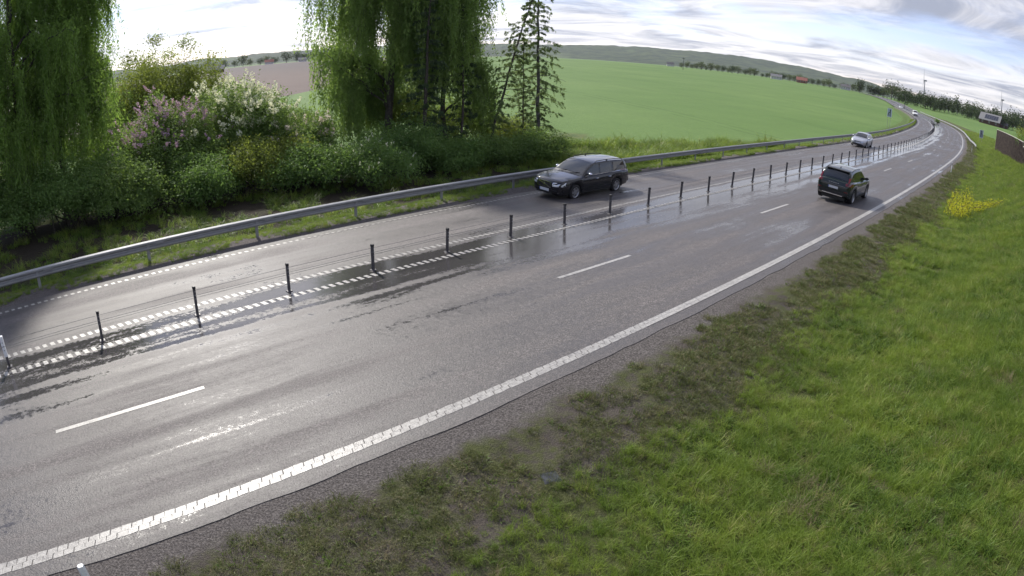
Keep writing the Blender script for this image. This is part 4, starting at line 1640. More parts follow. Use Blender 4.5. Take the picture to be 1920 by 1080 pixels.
def weeping_tree(name, label, xy, height, radius, seed, leaf, n_limb=12, strands=700, leaf_size=.09, strand=(1.4, 4.2), bark='bark', lean=(0, 0), zlow=1.0, step=.07, trunk_r=.24, leafy=1.0):
    rg = np.random.default_rng(seed)
    x, y = xy
    t = thing(name, label, 'tree', (x, y, gz(x, y) - .1))
    top = np.array([lean[0], lean[1], height * .8])
    trunk = curve_pts((0, 0, 0), top, (rg.normal() * .3, rg.normal() * .3, 0), 10, rg, .008)
    tubes_obj('trunk', [(trunk, np.linspace(trunk_r, .05, 10))], M[bark], t, 9)
    limbs = []
    src = []
    for k in range(n_limb):
        f = rg.uniform(.28, .95)
        b = trunk[int(f * 9)]
        a = 2 * math.pi * (k + rg.uniform(-.3, .3)) / n_limb
        ln = radius * rg.uniform(.6, 1.08) * (1.0 if f < .7 else 1.0 - .9 * (f - .7))
        e = b + np.array([math.cos(a) * ln, math.sin(a) * ln, height * rg.uniform(.08, .22)])
        e[2] = min(e[2], height)
        P = curve_pts(b, e, (0, 0, ln * .16), 8, rg, .02)
        limbs.append((P, np.linspace(.085, .015, 8)))
        for j in range(5):
            bb = P[rg.integers(2, 7)]
            a2 = a + rg.normal() * .9
            l2 = ln * rg.uniform(.25, .55)
            e2 = bb + np.array([math.cos(a2) * l2, math.sin(a2) * l2, l2 * rg.uniform(-.1, .5)])
            P2 = curve_pts(bb, e2, (0, 0, l2 * .15), 6, rg, .03)
            limbs.append((P2, np.linspace(.03, .008, 6)))
            src.append(P2)
        src.append(P[3:])
    tag(tubes_obj('limbs', limbs, M[bark], t, 5), kind='stuff')
    twigs, C, A, T = [], [], [], []
    for i in range(strands):
        P = src[rg.integers(len(src))]
        f = rg.uniform(.1, 1) * (len(P) - 1)
        k = min(int(f), len(P) - 2)
        p = P[k] + (P[k + 1] - P[k]) * (f - k)
        ln = rg.uniform(*strand) * rg.uniform(.5, 1)
        ln = min(ln, max(.4, p[2] - zlow * rg.uniform(.6, 1.5)))
        m = max(4, int(ln / step))
        tt = np.linspace(0, 1, m)[:, None]
        out = p * np.array([1, 1, 0])
        out = out / (np.linalg.norm(out) + 1e-6)
        sw = rg.normal(size=3) * .12 * ln
        Q = p + out * (.35 * np.sin(tt * 1.6)) + sw * np.array([1, 1, 0]) * tt ** 2 + np.array([0, 0, -ln]) * tt ** 1.15
        if i % 3 == 0:
            twigs.append((Q[::max(1, m // 5)], .006))
        reps = 2
        Qr = np.repeat(Q, reps, 0) + rg.normal(size=(m * reps, 3)) * .07
        C.append(Qr)
        A.append(np.repeat(np.array([[0, 0, -1.]]), m * reps, 0) + rg.normal(size=(m * reps, 3)) * .45)
        T.append(np.clip(rg.normal(.5, .25) * .6 + rg.random(m * reps) * .4, 0, 1))
    for P in src:                                   # leafy sprays round the branches themselves
        for q in P[1:]:
            m = int(26 * leafy)
            C.append(q + rg.normal(size=(m, 3)) * np.array([.42, .42, .34]))
            A.append(rvec(rg, m) + np.array([0, 0, -.8]))
            T.append(np.clip(rg.normal(.55, .2) * .6 + rg.random(m) * .4, 0, 1))
    tw = tubes_obj('twigs', [q for q in twigs if len(q[0]) > 1], M[bark], t, 3)
    tag(tw, kind='stuff')
    C, A, T = np.concatenate(C), np.concatenate(A), np.concatenate(T)
    V, F, TT = leaf_arrays(C, rvec(rg, len(C)), leaf_size, .36, rg, T, axis=A)
    obj('crown', V, F, leaf, t, attrs={'tint': TT})
    return t


def conifer(name, label, xy, height, seed, leaf, first=.12, length=2.6, n=60, lean=(0, 0), droop=.35, tuft=.10, dens=1.0, trunk_r=.17, gap=.0, bark='bark'):
    rg = np.random.default_rng(seed)
    x, y = xy
    t = thing(name, label, 'tree', (x, y, gz(x, y) - .1))
    trunk = curve_pts((0, 0, 0), (lean[0], lean[1], height), (lean[0] * -.05, rg.normal() * .1, 0), 12, rg, .003)
    tubes_obj('trunk', [(trunk, np.linspace(trunk_r, .03, 12))], M[bark], t, 9)
    br, C, T, Nn = [], [], [], []
    for k in range(n):
        f = first + (1 - first) * (k + rg.random()) / n
        i = min(int(f * 11), 10)
        b = trunk[i] + (trunk[i + 1] - trunk[i]) * (f * 11 - i)
        a = k * 2.4 + rg.normal() * .4
        ln = length * (1.05 - f) ** .7 * rg.uniform(.45, 1.15) * (1 if f > first + .15 else rg.uniform(.3, .9))
        d = np.array([math.cos(a), math.sin(a), 0])
        tt = np.linspace(0, 1, 8)[:, None]
        P = b + d * ln * tt + np.array([0, 0, 1.]) * (ln * (.18 * tt - droop * tt ** 2 + .12 * tt ** 4)) + rg.normal(size=(8, 3)) * .02
        br.append((P, np.linspace(.026, .006, 8)))
        if rg.random() < gap:
            continue
        # drooping side twigs with needle tufts
        for j in range(int(11 * dens * max(.4, ln / 2.5))):
            q = P[rg.integers(2, 8)]
            sd_ = np.cross(d, [0, 0, 1]) * rg.choice([-1, 1])
            l2 = ln * rg.uniform(.12, .32)
            e = q + (sd_ * rg.uniform(.2, 1) + d * .5) * l2 + np.array([0, 0, -l2 * rg.uniform(.1, 1.1)])
            m = int(22 * dens)
            u = rg.random((m, 1))
            C.append(q + (e - q) * u + rg.normal(size=(m, 3)) * .035)
            Nn.append(rvec(rg, m))
            T.append(np.clip(rg.normal(.5, .25) * .5 + rg.random(m) * .5, 0, 1))
    tag(tubes_obj('branches', br, M[bark], t, 4), kind='stuff')
    C, T, Nn = np.concatenate(C), np.concatenate(T), np.concatenate(Nn)
    V, F, TT = leaf_arrays(C, Nn, tuft, .32, rg, T)
    obj('crown', V, F, leaf, t, attrs={'tint': TT})
    return t


LF = {}
LF['willow'] = mat_leaf('willow_leaf', (0.116, 0.180, 0.057), (0.270, 0.385, 0.116), 0.52)
LF['birch'] = mat_leaf('birch_leaf', (0.093, 0.168, 0.043), (0.228, 0.349, 0.086), 0.50)
LF['fresh'] = mat_leaf('fresh_leaf', (0.093, 0.152, 0.034), (0.198, 0.265, 0.066), 0.42)
LF['lilac'] = mat_leaf('lilac_leaf', (0.075, 0.135, 0.039), (0.185, 0.271, 0.078), 0.44)
LF['dark'] = mat_leaf('dark_leaf', (0.064, 0.125, 0.039), (0.162, 0.258, 0.070), 0.42)
LF['yellowgreen'] = mat_leaf('yellow_green_leaf', (0.100, 0.145, 0.032), (0.225, 0.270, 0.062), .48)
LF['larch'] = mat_leaf('larch_needle', (0.084, 0.130, 0.055), (0.189, 0.251, 0.105), 0.42)
LF['spruce'] = mat_leaf('spruce_needle', (0.039, 0.066, 0.035), (0.087, 0.129, 0.058), 0.28)
LF['purple'] = mat_leaf('purple_blossom', (0.33, 0.20, 0.34), (0.56, 0.40, 0.56), .35)
LF['white'] = mat_leaf('white_blossom', (0.55, 0.56, 0.46), (0.80, 0.80, 0.72), .35)
LF['pale'] = mat_leaf('pale_pink_blossom', (0.52, 0.44, 0.43), (0.78, 0.70, 0.68), .35)
LF['yellow'] = mat_leaf('yellow_blossom', (0.15, 0.21, 0.025), (0.66, 0.62, 0.05), .35)


def build_near_plants():
    W = weeping_tree
    # --- big trees at the back
    W('weeping_birch', 'tall dark weeping birch at the end of the roadside shrubs', (-25.6, 24.2), 17, 4.8, 11, LF['birch'], 22, 2300, .18, (1.5, 5.5), zlow=1.2, step=.10)
    W('weeping_birch', 'dark birch with several bare stems behind the guardrail', (-23.8, 26.2), 20, 3.2, 12, LF['birch'], 20, 2000, .18, (1.4, 5.6), zlow=1.5, trunk_r=.2, step=.10)
    W('weeping_birch', 'slim birch curtain rising behind the tall birch', (-28.0, 29.5), 15, 4.2, 13, LF['birch'], 14, 1200, .18, (1.2, 4.6), zlow=1.5, trunk_r=.14, step=.10)
    W('weeping_willow', 'broad weeping willow with hanging strands beside the green field', (-8.4, 41.0), 17, 5.3, 21, LF['willow'], 26, 2500, .21, (2.4, 7.5), zlow=1.4, trunk_r=.32, step=.11)
    W('weeping_willow', 'smaller weeping willow crowding the broad willow beside the larches', (-4.4, 41.5), 15, 3.2, 22, LF['willow'], 15, 1500, .19, (1.6, 5.4), zlow=1.6, trunk_r=.2, step=.11)
    bush('broadleaf_tree', 'sunlit light green round tree behind the lilac bushes', 'tree', (-25.2, 39.4), 4.4, 8.6, 31, LF['yellowgreen'], .18, .5, 190, 260, 'bark', .52)
    conifer('spruce_tree', 'dark spruce with bare lower trunk in front of the willow', (-5.4, 37.2), 11, 41, LF['spruce'], .10, 2.3, 60, (.2, 0), .30, .17, 1.3, .15)
    conifer('spruce_tree', 'thin dark spruce stem between willow and leaning larch', (-3.3, 39.0), 10, 42, LF['spruce'], .12, 1.6, 46, (-.1, 0), .32, .17, 1.2, .09)
    conifer('larch_tree', 'slender larch leaning away from the willow', (-1.85, 40.6), 12, 43, LF['larch'], .16, 2.3, 84, (3.1, 1.0), .42, .12, 1.5, .10, .04)
    conifer('larch_tree', 'straight larch with sparse branches standing at the field edge', (1.5, 42.8), 13, 44, LF['larch'], .11, 2.6, 100, (-.35, .2), .46, .12, 1.5, .165, .04, 'bark_grey')
    conifer('larch_tree', 'thin young larch pole beside the straight larch', (.45, 42.4), 8, 45, LF['larch'], .12, 1.5, 50, (-.1, .1), .40, .12, 1.2, .06, .1)
    # --- flowering shrubs
    bush('lilac_bush', 'lilac bush with purple blossom panicles', 'bush', (-18.8, 29.8), 2.9, 5.1, 51, LF['lilac'], .13, .7, 130, 260, 'bark', .42, blossom=(LF['purple'], 300, .30, .52, (.25, -.7, .1)))
    bush('lilac_bush', 'tall bush with cream white blossom heads', 'bush', (-15.9, 33.6), 3.3, 5.5, 52, LF['lilac'], .13, .7, 150, 260, 'bark', .44, blossom=(LF['white'], 300, .42, .48, (.2, -.65, .3)))
    bush('lilac_bush', 'bush with pale pink blossom below the willow', 'bush', (-11.7, 33.0), 1.9, 3.5, 53, LF['lilac'], .12, .7, 75, 240, 'bark', .36, blossom=(LF['pale'], 80, .30, .55, (.1, -.5, .2)))
    bush('dogwood_bush', 'low bush dotted with flat white flower heads', 'bush', (-7.6, 31.2), 2.5, 2.2, 54, LF['dark'], .115, .6, 90, 230, 'bark', .34, blossom=(LF['white'], 80, .12, .40, (.1, -.6, .2)))
    bush('lilac_bush', 'dusky lilac bush with a few faded mauve flowers', 'bush', (-20.4, 27.2), 2.0, 3.0, 55, LF['dark'], .13, .65, 105, 250, 'bark', .40, blossom=(LF['purple'], 24, .14, .6, (.1, -.4, .1)))
    # --- green shrubs in front and between
    G = [('dark green bush filling the gap below the purple lilac', (-15.2, 27.6), 2.0, 2.4, 61, 'dark', 80),
         ('yellow-green bush in front of the white blossom bush', (-13.2, 29.6), 1.9, 2.7, 62, 'yellowgreen', 62),
         ('dark leafy bush at the foot of the tall birch', (-21.0, 23.4), 2.5, 3.2, 63, 'dark', 85),
         ('deep green bush between birch and lilac', (-18.6, 24.6), 2.2, 2.6, 64, 'lilac', 70),
         ('low dark bush beside the white-flowered dogwood', (-10.6, 30.0), 1.9, 2.2, 65, 'dark', 60),
         ('bright green bush below the pale pink blossom', (-12.0, 31.4), 1.6, 2.6, 66, 'yellowgreen', 50),
         ('dark undergrowth bush beneath the willow trunk', (-6.2, 35.2), 2.5, 2.6, 67, 'dark', 75),
         ('shady bush under the spruce trunks', (-3.6, 35.4), 2.0, 1.7, 68, 'dark', 52),
         ('small green bush at the foot of the leaning larch', (-1.2, 37.6), 1.7, 1.5, 69, 'lilac', 46),
         ('dense low bush at the foot of the straight larch', (1.4, 38.4), 1.7, 1.7, 70, 'lilac', 52),
         ('tall leafy bush behind the dusky lilac', (-24.5, 33.5), 2.6, 3.8, 71, 'birch', 85),
         ('dark sprawling bush at the outer end of the shrub row', (-25.5, 20.5), 2.6, 3.4, 72, 'dark', 80),
         ('backlit yellow-green bush behind the willow trunk', (-9.0, 45.5), 3.4, 4.4, 74, 'yellowgreen', 85),
         ('pale green bush between the spruces and the crop field', (-4.2, 44.8), 2.8, 3.2, 75, 'fresh', 70),
         ('leafy bush at the crop edge behind the leaning larch', (-.6, 44.6), 2.0, 2.0, 76, 'yellowgreen', 50),
         ('tall green bush closing the gap beside the tall birch', (-25.6, 34.5), 3.0, 5.2, 77, 'lilac', 95),
         ('broad bush behind the slim birch curtain', (-32.0, 33.0), 3.2, 5.0, 78, 'lilac', 90),
         ('leafy bush under the tall birch branches', (-23.6, 22.6), 2.0, 3.6, 79, 'lilac', 75),
         ('green bush behind the pale pink blossom', (-13.6, 37.2), 2.4, 3.6, 73, 'lilac', 75)]
    for lab, xy, rx, rz, sd_, lf, cl in G:
        bush('green_bush', lab, 'bush', xy, rx, rz, sd_, LF[lf], .125, .62, int(cl * 1.25), 230, 'bark', .36)
    # yellow-flowering plant on the bank
    rg = np.random.default_rng(9)
    p = RP(37.5, -3.6)
    z = gz(p[0], p[1])
    t = thing('yellow_flower_plant', 'bright yellow flowering plant sprawling on the grassy bank', 'plant', (p[0], p[1], z))
    C, T, stems = [], [], []
    f0 = np.array([math.sin(heading(37)), math.cos(heading(37)), 0])
    r0 = np.array([f0[1], -f0[0], 0])
    for k in range(46):
        if k < 26:
            b = r0 * rg.uniform(-.6, .7) + f0 * rg.uniform(-4.0, 2.5)
            e = b + r0 * rg.uniform(-.2, .6) + np.array([0, 0, rg.uniform(.5, 1.3)])
        else:
            a = rg.uniform(0, 1)
            b = r0 * (.2 + 2.8 * a) + f0 * (-2.2 + 5.2 * a) + np.array([0, 0, .25 + .5 * a])
            e = b + r0 * rg.uniform(.1, .7) + f0 * rg.uniform(-.3, .8) + np.array([0, 0, rg.uniform(.25, .5)])
        P = curve_pts(b, e, (0, 0, .1), 6, rg, .04)
        stems.append((P, .012))
        m = 80
        u = rg.random((m, 1))
        C.append(b + (e - b) * (.25 + .75 * u) + rg.normal(size=(m, 3)) * np.array([.16, .16, .08]))
        T.append(rg.random(m))
    tag(tubes_obj('stems', stems, M['bark'], t, 4), kind='stuff')
    C, T = np.concatenate(C), np.concatenate(T)
    V, F, TT = leaf_arrays(C, rvec(rg, len(C)) + np.array([0, 0, .8]), .075, .7, rg, T)
    tag(obj('blossom', V, F, LF['yellow'], t, attrs={'tint': TT}), kind='stuff')


build_near_plants()

# ------------------------------------------------------------------ grass (stuff): tufts spread over the verges
GR = {}
GR['lush'] = mat_grass('lush_grass', (0.105, 0.180, 0.028), (0.270, 0.355, 0.054), (0.350, 0.330, 0.120), .50)
GR['turf'] = mat_grass('mown_turf', (0.085, 0.104, 0.032), (0.160, 0.175, 0.056), (0.250, 0.200, 0.130), .35)
GR['dry'] = mat_grass('dry_grass', (0.200, 0.165, 0.090), (0.290, 0.240, 0.140), (0.150, 0.125, 0.070), .25)
GR['weed'] = mat_grass('broad_weeds', (0.075, 0.140, 0.022), (0.150, 0.230, 0.040), (0.190, 0.260, 0.045), .42)


def tuft(name, seed, blades, h, spread, width, mat, lean=.5, seg=3):
    rg = np.random.default_rng(seed)
    V, F, T = [], [], []
    b0 = 0
    for i in range(blades):
        a = rg.uniform(0, 2 * math.pi)
        r = spread * math.sqrt(rg.random())
        base = np.array([math.cos(a) * r, math.sin(a) * r, -.03])
        d = rg.uniform(0, 2 * math.pi) if rg.random() < .5 else a + rg.normal() * .6
        dirv = np.array([math.cos(d), math.sin(d), 0])
        hh = h * rg.uniform(.5, 1.2)
        ln = lean * rg.uniform(.2, 1.3) * hh
        sidev = np.array([-dirv[1], dirv[0], 0])
        sidev = sidev * math.cos(rg.uniform(-.9, .9)) + dirv * .3
        w = width * rg.uniform(.7, 1.3)
        tint = rg.random()
        for k in range(seg):
            u = k / seg
            p = base + np.array([0, 0, hh]) * (u * (1 - .25 * u * u * lean)) + dirv * ln * u * u
            ww = w * (1 - u * .55) * .5
            V += [p - sidev * ww, p + sidev * ww]
            T += [tint, tint]
        p = base + np.array([0, 0, hh]) * (1 - .30 * lean) + dirv * ln
        V.append(p)
        T.append(tint)
        for k in range(seg - 1):
            F.append((b0 + 2 * k, b0 + 2 * k + 1, b0 + 2 * k + 3, b0 + 2 * k + 2))
        F.append((b0 + 2 * (seg - 1), b0 + 2 * (seg - 1) + 1, b0 + 2 * seg))
        b0 += 2 * seg + 1
    me = make_mesh(name, np.array(V), F, mat, attrs={'tint': T})
    return bpy.data.objects.new(name, me)


def tuft_set(name, specs):
    c = bpy.data.collections.new(name)
    for i, sp in enumerate(specs):
        c.objects.link(tuft('%s_%02d' % (name, i), *sp))
    return c


def scatter(name, P, scale, idx, coll, label, rg, tilt=.18):
    """one stuff object: tufts instanced on scattered points"""
    me = bpy.data.meshes.new(name)
    n = len(P)
    me.vertices.add(n)
    me.vertices.foreach_set('co', np.asarray(P, np.float32).ravel())
    for nm, typ, arr, key in (('scl', 'FLOAT', scale, 'value'), ('idx', 'INT', idx, 'value')):
        a = me.attributes.new(nm, typ, 'POINT')
        a.data.foreach_set(key, np.asarray(arr, np.float32 if typ == 'FLOAT' else np.int32))
    a = me.attributes.new('rot', 'FLOAT_VECTOR', 'POINT')
    rot = np.stack([rg.normal(0, tilt, n), rg.normal(0, tilt, n), rg.uniform(0, 6.283, n)], -1)
    a.data.foreach_set('vector', rot.astype(np.float32).ravel())
    o = link(name, me)
    o['label'] = label
    o['category'] = 'grass'
    o['kind'] = 'stuff'
    ng = bpy.data.node_groups.new(name + '_nodes', 'GeometryNodeTree')
    ng.interface.new_socket('Geometry', in_out='INPUT', socket_type='NodeSocketGeometry')
    ng.interface.new_socket('Geometry', in_out='OUTPUT', socket_type='NodeSocketGeometry')
    gi, go = ng.nodes.new('NodeGroupInput'), ng.nodes.new('NodeGroupOutput')
    ip = ng.nodes.new('GeometryNodeInstanceOnPoints')
    ci = ng.nodes.new('GeometryNodeCollectionInfo')
    ci.inputs['Collection'].default_value = coll
    ci.inputs['Separate Children'].default_value = True
    ci.inputs['Reset Children'].default_value = True

    def na(nm, typ):
        nd = ng.nodes.new('GeometryNodeInputNamedAttribute')
        nd.data_type = typ
        nd.inputs['Name'].default_value = nm
        return nd.outputs['Attribute']
    ng.links.new(gi.outputs[0], ip.inputs['Points'])
    ng.links.new(ci.outputs[0], ip.inputs['Instance'])
    ip.inputs['Pick Instance'].default_value = True
    ng.links.new(na('idx', 'INT'), ip.inputs['Instance Index'])
    ng.links.new(na('rot', 'FLOAT_VECTOR'), ip.inputs['Rotation'])
    ng.links.new(na('scl', 'FLOAT'), ip.inputs['Scale'])
    ng.links.new(ip.outputs[0], go.inputs[0])
    md = o.modifiers.new('tufts', 'NODES')
    md.node_group = ng
    return o


def verge_pts(s, o):
    P = verge_point(s[:, None], o[:, None])[:, 0]
    return P


def build_grass():
    rg = np.random.default_rng(77)
    lush = tuft_set('lush_tuft', [
        (1, 34, .30, .13, .010, GR['lush'], .7), (2, 30, .36, .12, .010, GR['lush'], .9), (3, 40, .24, .15, .009, GR['lush'], .6),
        (4, 28, .42, .12, .011, GR['lush'], 1.0), (5, 26, .22, .14, .022, GR['weed'], .8), (6, 18, .26, .12, .030, GR['weed'], .9), (7, 22, .40, .10, .007, GR['dry'], .9)])
    turf = tuft_set('turf_tuft', [
        (11, 26, .10, .10, .008, GR['turf'], 1.0), (12, 30, .07, .12, .007, GR['turf'], 1.2), (13, 22, .14, .09, .009, GR['turf'], .9),
        (14, 14, .08, .08, .018, GR['weed'], 1.0), (15, 18, .09, .10, .007, GR['dry'], 1.3)])

    def region(n, s0, s1, o0, o1):
        return rg.uniform(s0, s1, n), rg.uniform(o0, o1, n)

    def border(s, o):
        """distance beyond the mown strip (negative: still mown)"""
        x = RP(s, o)
        return -o - (2.62 + (fbm(x[:, 0] * .45, x[:, 1] * .45) - .5) * 1.5)
    # unmown grass on the bank
    ss, oo = [], []
    for n, a in ((30000, (-8, 12, -13, -1.8)), (26000, (12, 30, -13, -1.7)), (22000, (30, 62, -14, -1.7)), (12000, (62, 125, -15, -1.9)), (8000, (125, 230, -15.5, -2.2))):
        s, o = region(n, *a)
        ss.append(s)
        oo.append(o)
    s, o = np.concatenate(ss), np.concatenate(oo)
    d = border(s, o)
    dens = fbm(s * .8, o * .8 + 40)
    keep = (d > 0) & (dens > .22) | (d > -.5) & (rg.random(len(s)) < .25) & (dens > .5)
    s, o, d = s[keep], o[keep], d[keep]
    P = verge_pts(s, o)
    big = np.interp(s, [0, 12, 40, 90, 200], [.62, .72, .95, 1.3, 2.0])
    patch = fbm(P[:, 0] * .35 + 9, P[:, 1] * .35)
    sc = big * rg.uniform(.65, 1.2, len(s)) * np.interp(d, [-.5, .3, 2.5], [.5, .7, 1.0]) * np.interp(patch, [.3, .7], [.8, 1.15])
    kind = fbm(P[:, 0] * .9 + 31, P[:, 1] * .9)
    pick = rg.random(len(s))
    idx = np.where(pick < .26, 0, np.where(pick < .5, 1, np.where(pick < .74, 2, 3)))
    idx = np.where((kind > .60) & (pick < .55), np.where(pick < .3, 4, 5), idx)
    dead = fbm(P[:, 0] * 1.3 + 71, P[:, 1] * 1.3 + 13)
    idx = np.where((pick > .985) | (dead > .80) & (pick > .6), 6, idx)
    scatter('bank_grass', P, sc, idx, lush, 'lush green unmown grass covering the roadside bank', rg)
    # mown, patchy turf next to the road
    ss, oo = [], []
    for n, a in ((24000, (-8, 12, -4.2, -.7)), (20000, (12, 34, -4.2, -.7)), (9000, (34, 70, -4.2, -.8)), (6000, (70, 150, -4.5, -.8))):
        s, o = region(n, *a)
        ss.append(s)
        oo.append(o)
    s, o = np.concatenate(ss), np.concatenate(oo)
    d = border(s, o)
    P = verge_pts(s, o)
    cover = fbm(P[:, 0] * .9, P[:, 1] * .9) * .6 + fbm(P[:, 0] * 3.1 + 7, P[:, 1] * 3.1) * .4
    thr = np.interp(-o, [.75, 1.0, 1.5, 3.5], [.72, .52, .40, .34]) - .08 * sst(8, 30, s)
    keep = (d < .4) & (cover > thr)
    s, o, P = s[keep], o[keep], P[keep]
    pick = rg.random(len(s))
    idx = np.where(pick < .34, 0, np.where(pick < .66, 1, np.where(pick < .80, 2, np.where(pick < .90, 3, 4))))
    sc = np.interp(s, [0, 12, 60], [.68, .85, 1.4]) * rg.uniform(.5, 1.3, len(s)) * np.interp(cover[keep], [.3, .6], [.7, 1.1])
    scatter('verge_turf', P, sc, idx, turf, 'short patchy mown turf between road and bank', rg, .3)
    # strip under the left guardrail
    s, o = np.concatenate([rg.uniform(-14, 60, 9000), rg.uniform(60, 200, 3500)]), None
    o = rg.uniform(12.55, 14.6, len(s))
    P = verge_pts(s, o)
    cover = fbm(P[:, 0] * .7, P[:, 1] * .7)
    keep = (cover > np.interp(o, [12.5, 12.8, 13.4], [.62, .42, .25]))
    s, P = s[keep], P[keep]
    pick = rg.random(len(s))
    idx = np.where(pick < .4, 0, np.where(pick < .8, 2, 1))
    scatter('guardrail_grass', P, np.interp(s, [0, 60, 200], [.55, .7, 1.2]) * rg.uniform(.5, 1.1, len(s)), idx, lush, 'grass strip growing along the foot of the guardrail', rg)
    # tall weeds behind the guardrail at the field edge
    s = rg.uniform(26, 56, 5200)
    o = rg.uniform(15.0, 24.5, len(s))
    w = np.interp(s, [26, 34, 46, 56], [24.5, 24.0, 20.5, 16.0])
    keep = o < w
    s, o = s[keep], o[keep]
    P = verge_pts(s, np.minimum(o, np.where(s > 38.5, 16.9, 27)))
    P = RP(s, o)
    P[:, 2] = terrain(P[:, 0], P[:, 1])[0]
    hump = fbm(P[:, 0] * .4, P[:, 1] * .4)
    pick = rg.random(len(s))
    idx = np.where(pick < .3, 1, np.where(pick < .55, 3, np.where(pick < .8, 4, 5)))
    scatter('tall_weeds', P, np.interp(hump, [.3, .7], [1.3, 3.0]) * rg.uniform(.7, 1.2, len(s)), idx, lush, 'tall rank weeds and nettles between guardrail and crop field', rg)
    # brambles and leaf litter under the shrubs
    s = rg.uniform(-14, 34, 3800)
    o = rg.uniform(14.4, 24, len(s))
    P = verge_pts(s, o)
    keep = fbm(P[:, 0] * .5, P[:, 1] * .5) > .5
    P = P[keep]
    idx = rg.integers(3, 6, len(P))
    scatter('shrub_undergrowth', P, rg.uniform(.6, 1.5, len(P)), idx, lush, 'sparse dark undergrowth on the shaded soil beneath the shrubs', rg)


build_grass()
#@@FAR

# ================================================================== FAR THINGS
def far_tree_proto(name, label, group, seed, h, rx, leaf, n, size, airy=False):
    rg = np.random.default_rng(seed)
    t = thing(name, label, 'tree', group=group)
    tr = [(curve_pts((0, 0, -.5), (0, 0, h * .7), (.2, 0, 0), 6, rg, .01), np.linspace(.28, .08, 6))]
    k = 26 if not airy else 20
    u = rvec(rg, k)
    c = u * np.array([rx, rx, h * .40]) * rg.uniform(.35, 1, (k, 1)) + np.array([0, 0, h * .58])
    for q in c[:9]:
        tr.append((curve_pts((0, 0, h * .25), q, (0, 0, .5), 5, rg, .02), np.linspace(.12, .03, 5)))
    tubes_obj('trunk', tr[:1], M['bark'], t, 6)
    tag(tubes_obj('limbs', tr[1:], M['bark'], t, 4), kind='stuff')
    P, N, T = [], [], []
    for q, uu in zip(c, u):
        m = n // k
        ct = rg.random()
        P.append(q + rg.normal(size=(m, 3)) * (rx * (.30 if not airy else .22)))
        N.append(rvec(rg, m) + uu * .6 + np.array([0, 0, .4]))
        T.append(np.clip(ct * .6 + rg.random(m) * .4, 0, 1))
    P = np.concatenate(P)
    P[:, 2] = np.maximum(P[:, 2], h * (.06 if not airy else .3))
    V, F, TT = leaf_arrays(P, np.concatenate(N), size, .7, rg, np.concatenate(T))
    obj('crown', V, F, leaf, t, attrs={'tint': TT})
    return t


def gable_house(name, label, cat, az, D, yaw, L, Wd, wall_h, roof_h, wall, roof, windows=4, group=None, solar=False):
    x, y = polar(az, D)
    t = thing(name, label, cat, (x, y, gz(x, y) - .2), R_(yaw), group)
    MB().box(-L / 2, L / 2, -Wd / 2, Wd / 2, 0, wall_h).build('wall', wall, t)
    e = .5
    r = MB()
    zt = wall_h + roof_h
    for sg in (-1, 1):
        a = [(-L / 2 - e, sg * (Wd / 2 + e), wall_h - e * roof_h / (Wd / 2)), (L / 2 + e, sg * (Wd / 2 + e), wall_h - e * roof_h / (Wd / 2)), (L / 2 + e, 0, zt), (-L / 2 - e, 0, zt)]
        r.poly(a + [(p[0], p[1], p[2] + .18) for p in a], [(0, 1, 2, 3), (4, 7, 6, 5), (0, 4, 5, 1), (1, 5, 6, 2), (3, 7, 4, 0)])
    rf = r.build('roof', roof, t)
    for sg in (-1, 1):
        MB().poly([(sg * L / 2, -Wd / 2, wall_h), (sg * L / 2, Wd / 2, wall_h), (sg * L / 2, 0, zt)], [(0, 1, 2)]).build('gable', wall, t)
    for i in range(windows):
        xx = -L / 2 + L * (i + .5) / windows
        w = MB().box(xx - .5, xx + .5, -Wd / 2 - .06, -Wd / 2 - .01, wall_h * .38, wall_h * .80).build('window', M['white_plastic'], t)
        MB().box(xx - .4, xx + .4, -Wd / 2 - .09, -Wd / 2 - .062, wall_h * .42, wall_h * .76).build('pane', M['glass'], w)
    if not solar:
        MB().box(L * .2 - .35, L * .2 + .35, -.35, .35, zt - .5, zt + .8).build('chimney', mat_plain('chimney_brick', (.22, .10, .08), .9, var=.2), rf)
    else:
        sl = math.hypot(Wd / 2, roof_h)
        n = np.array([0, -roof_h, Wd / 2]) / sl
        for i in range(6):
            for j in range(3):
                x0, x1 = -L * .26 + L * .11 * i, -L * .26 + L * .11 * i + L * .105
                u0, u1 = .22 + j * .22, .22 + j * .22 + .205
                V = []
                for xx, u in ((x0, u0), (x1, u0), (x1, u1), (x0, u1)):
                    V.append(np.array([xx, -Wd / 2 * u, zt - roof_h * u]) + n * .26)
                obj('solar_panel', np.array(V), [(0, 1, 2, 3)], mat_solar, rf)
    return t


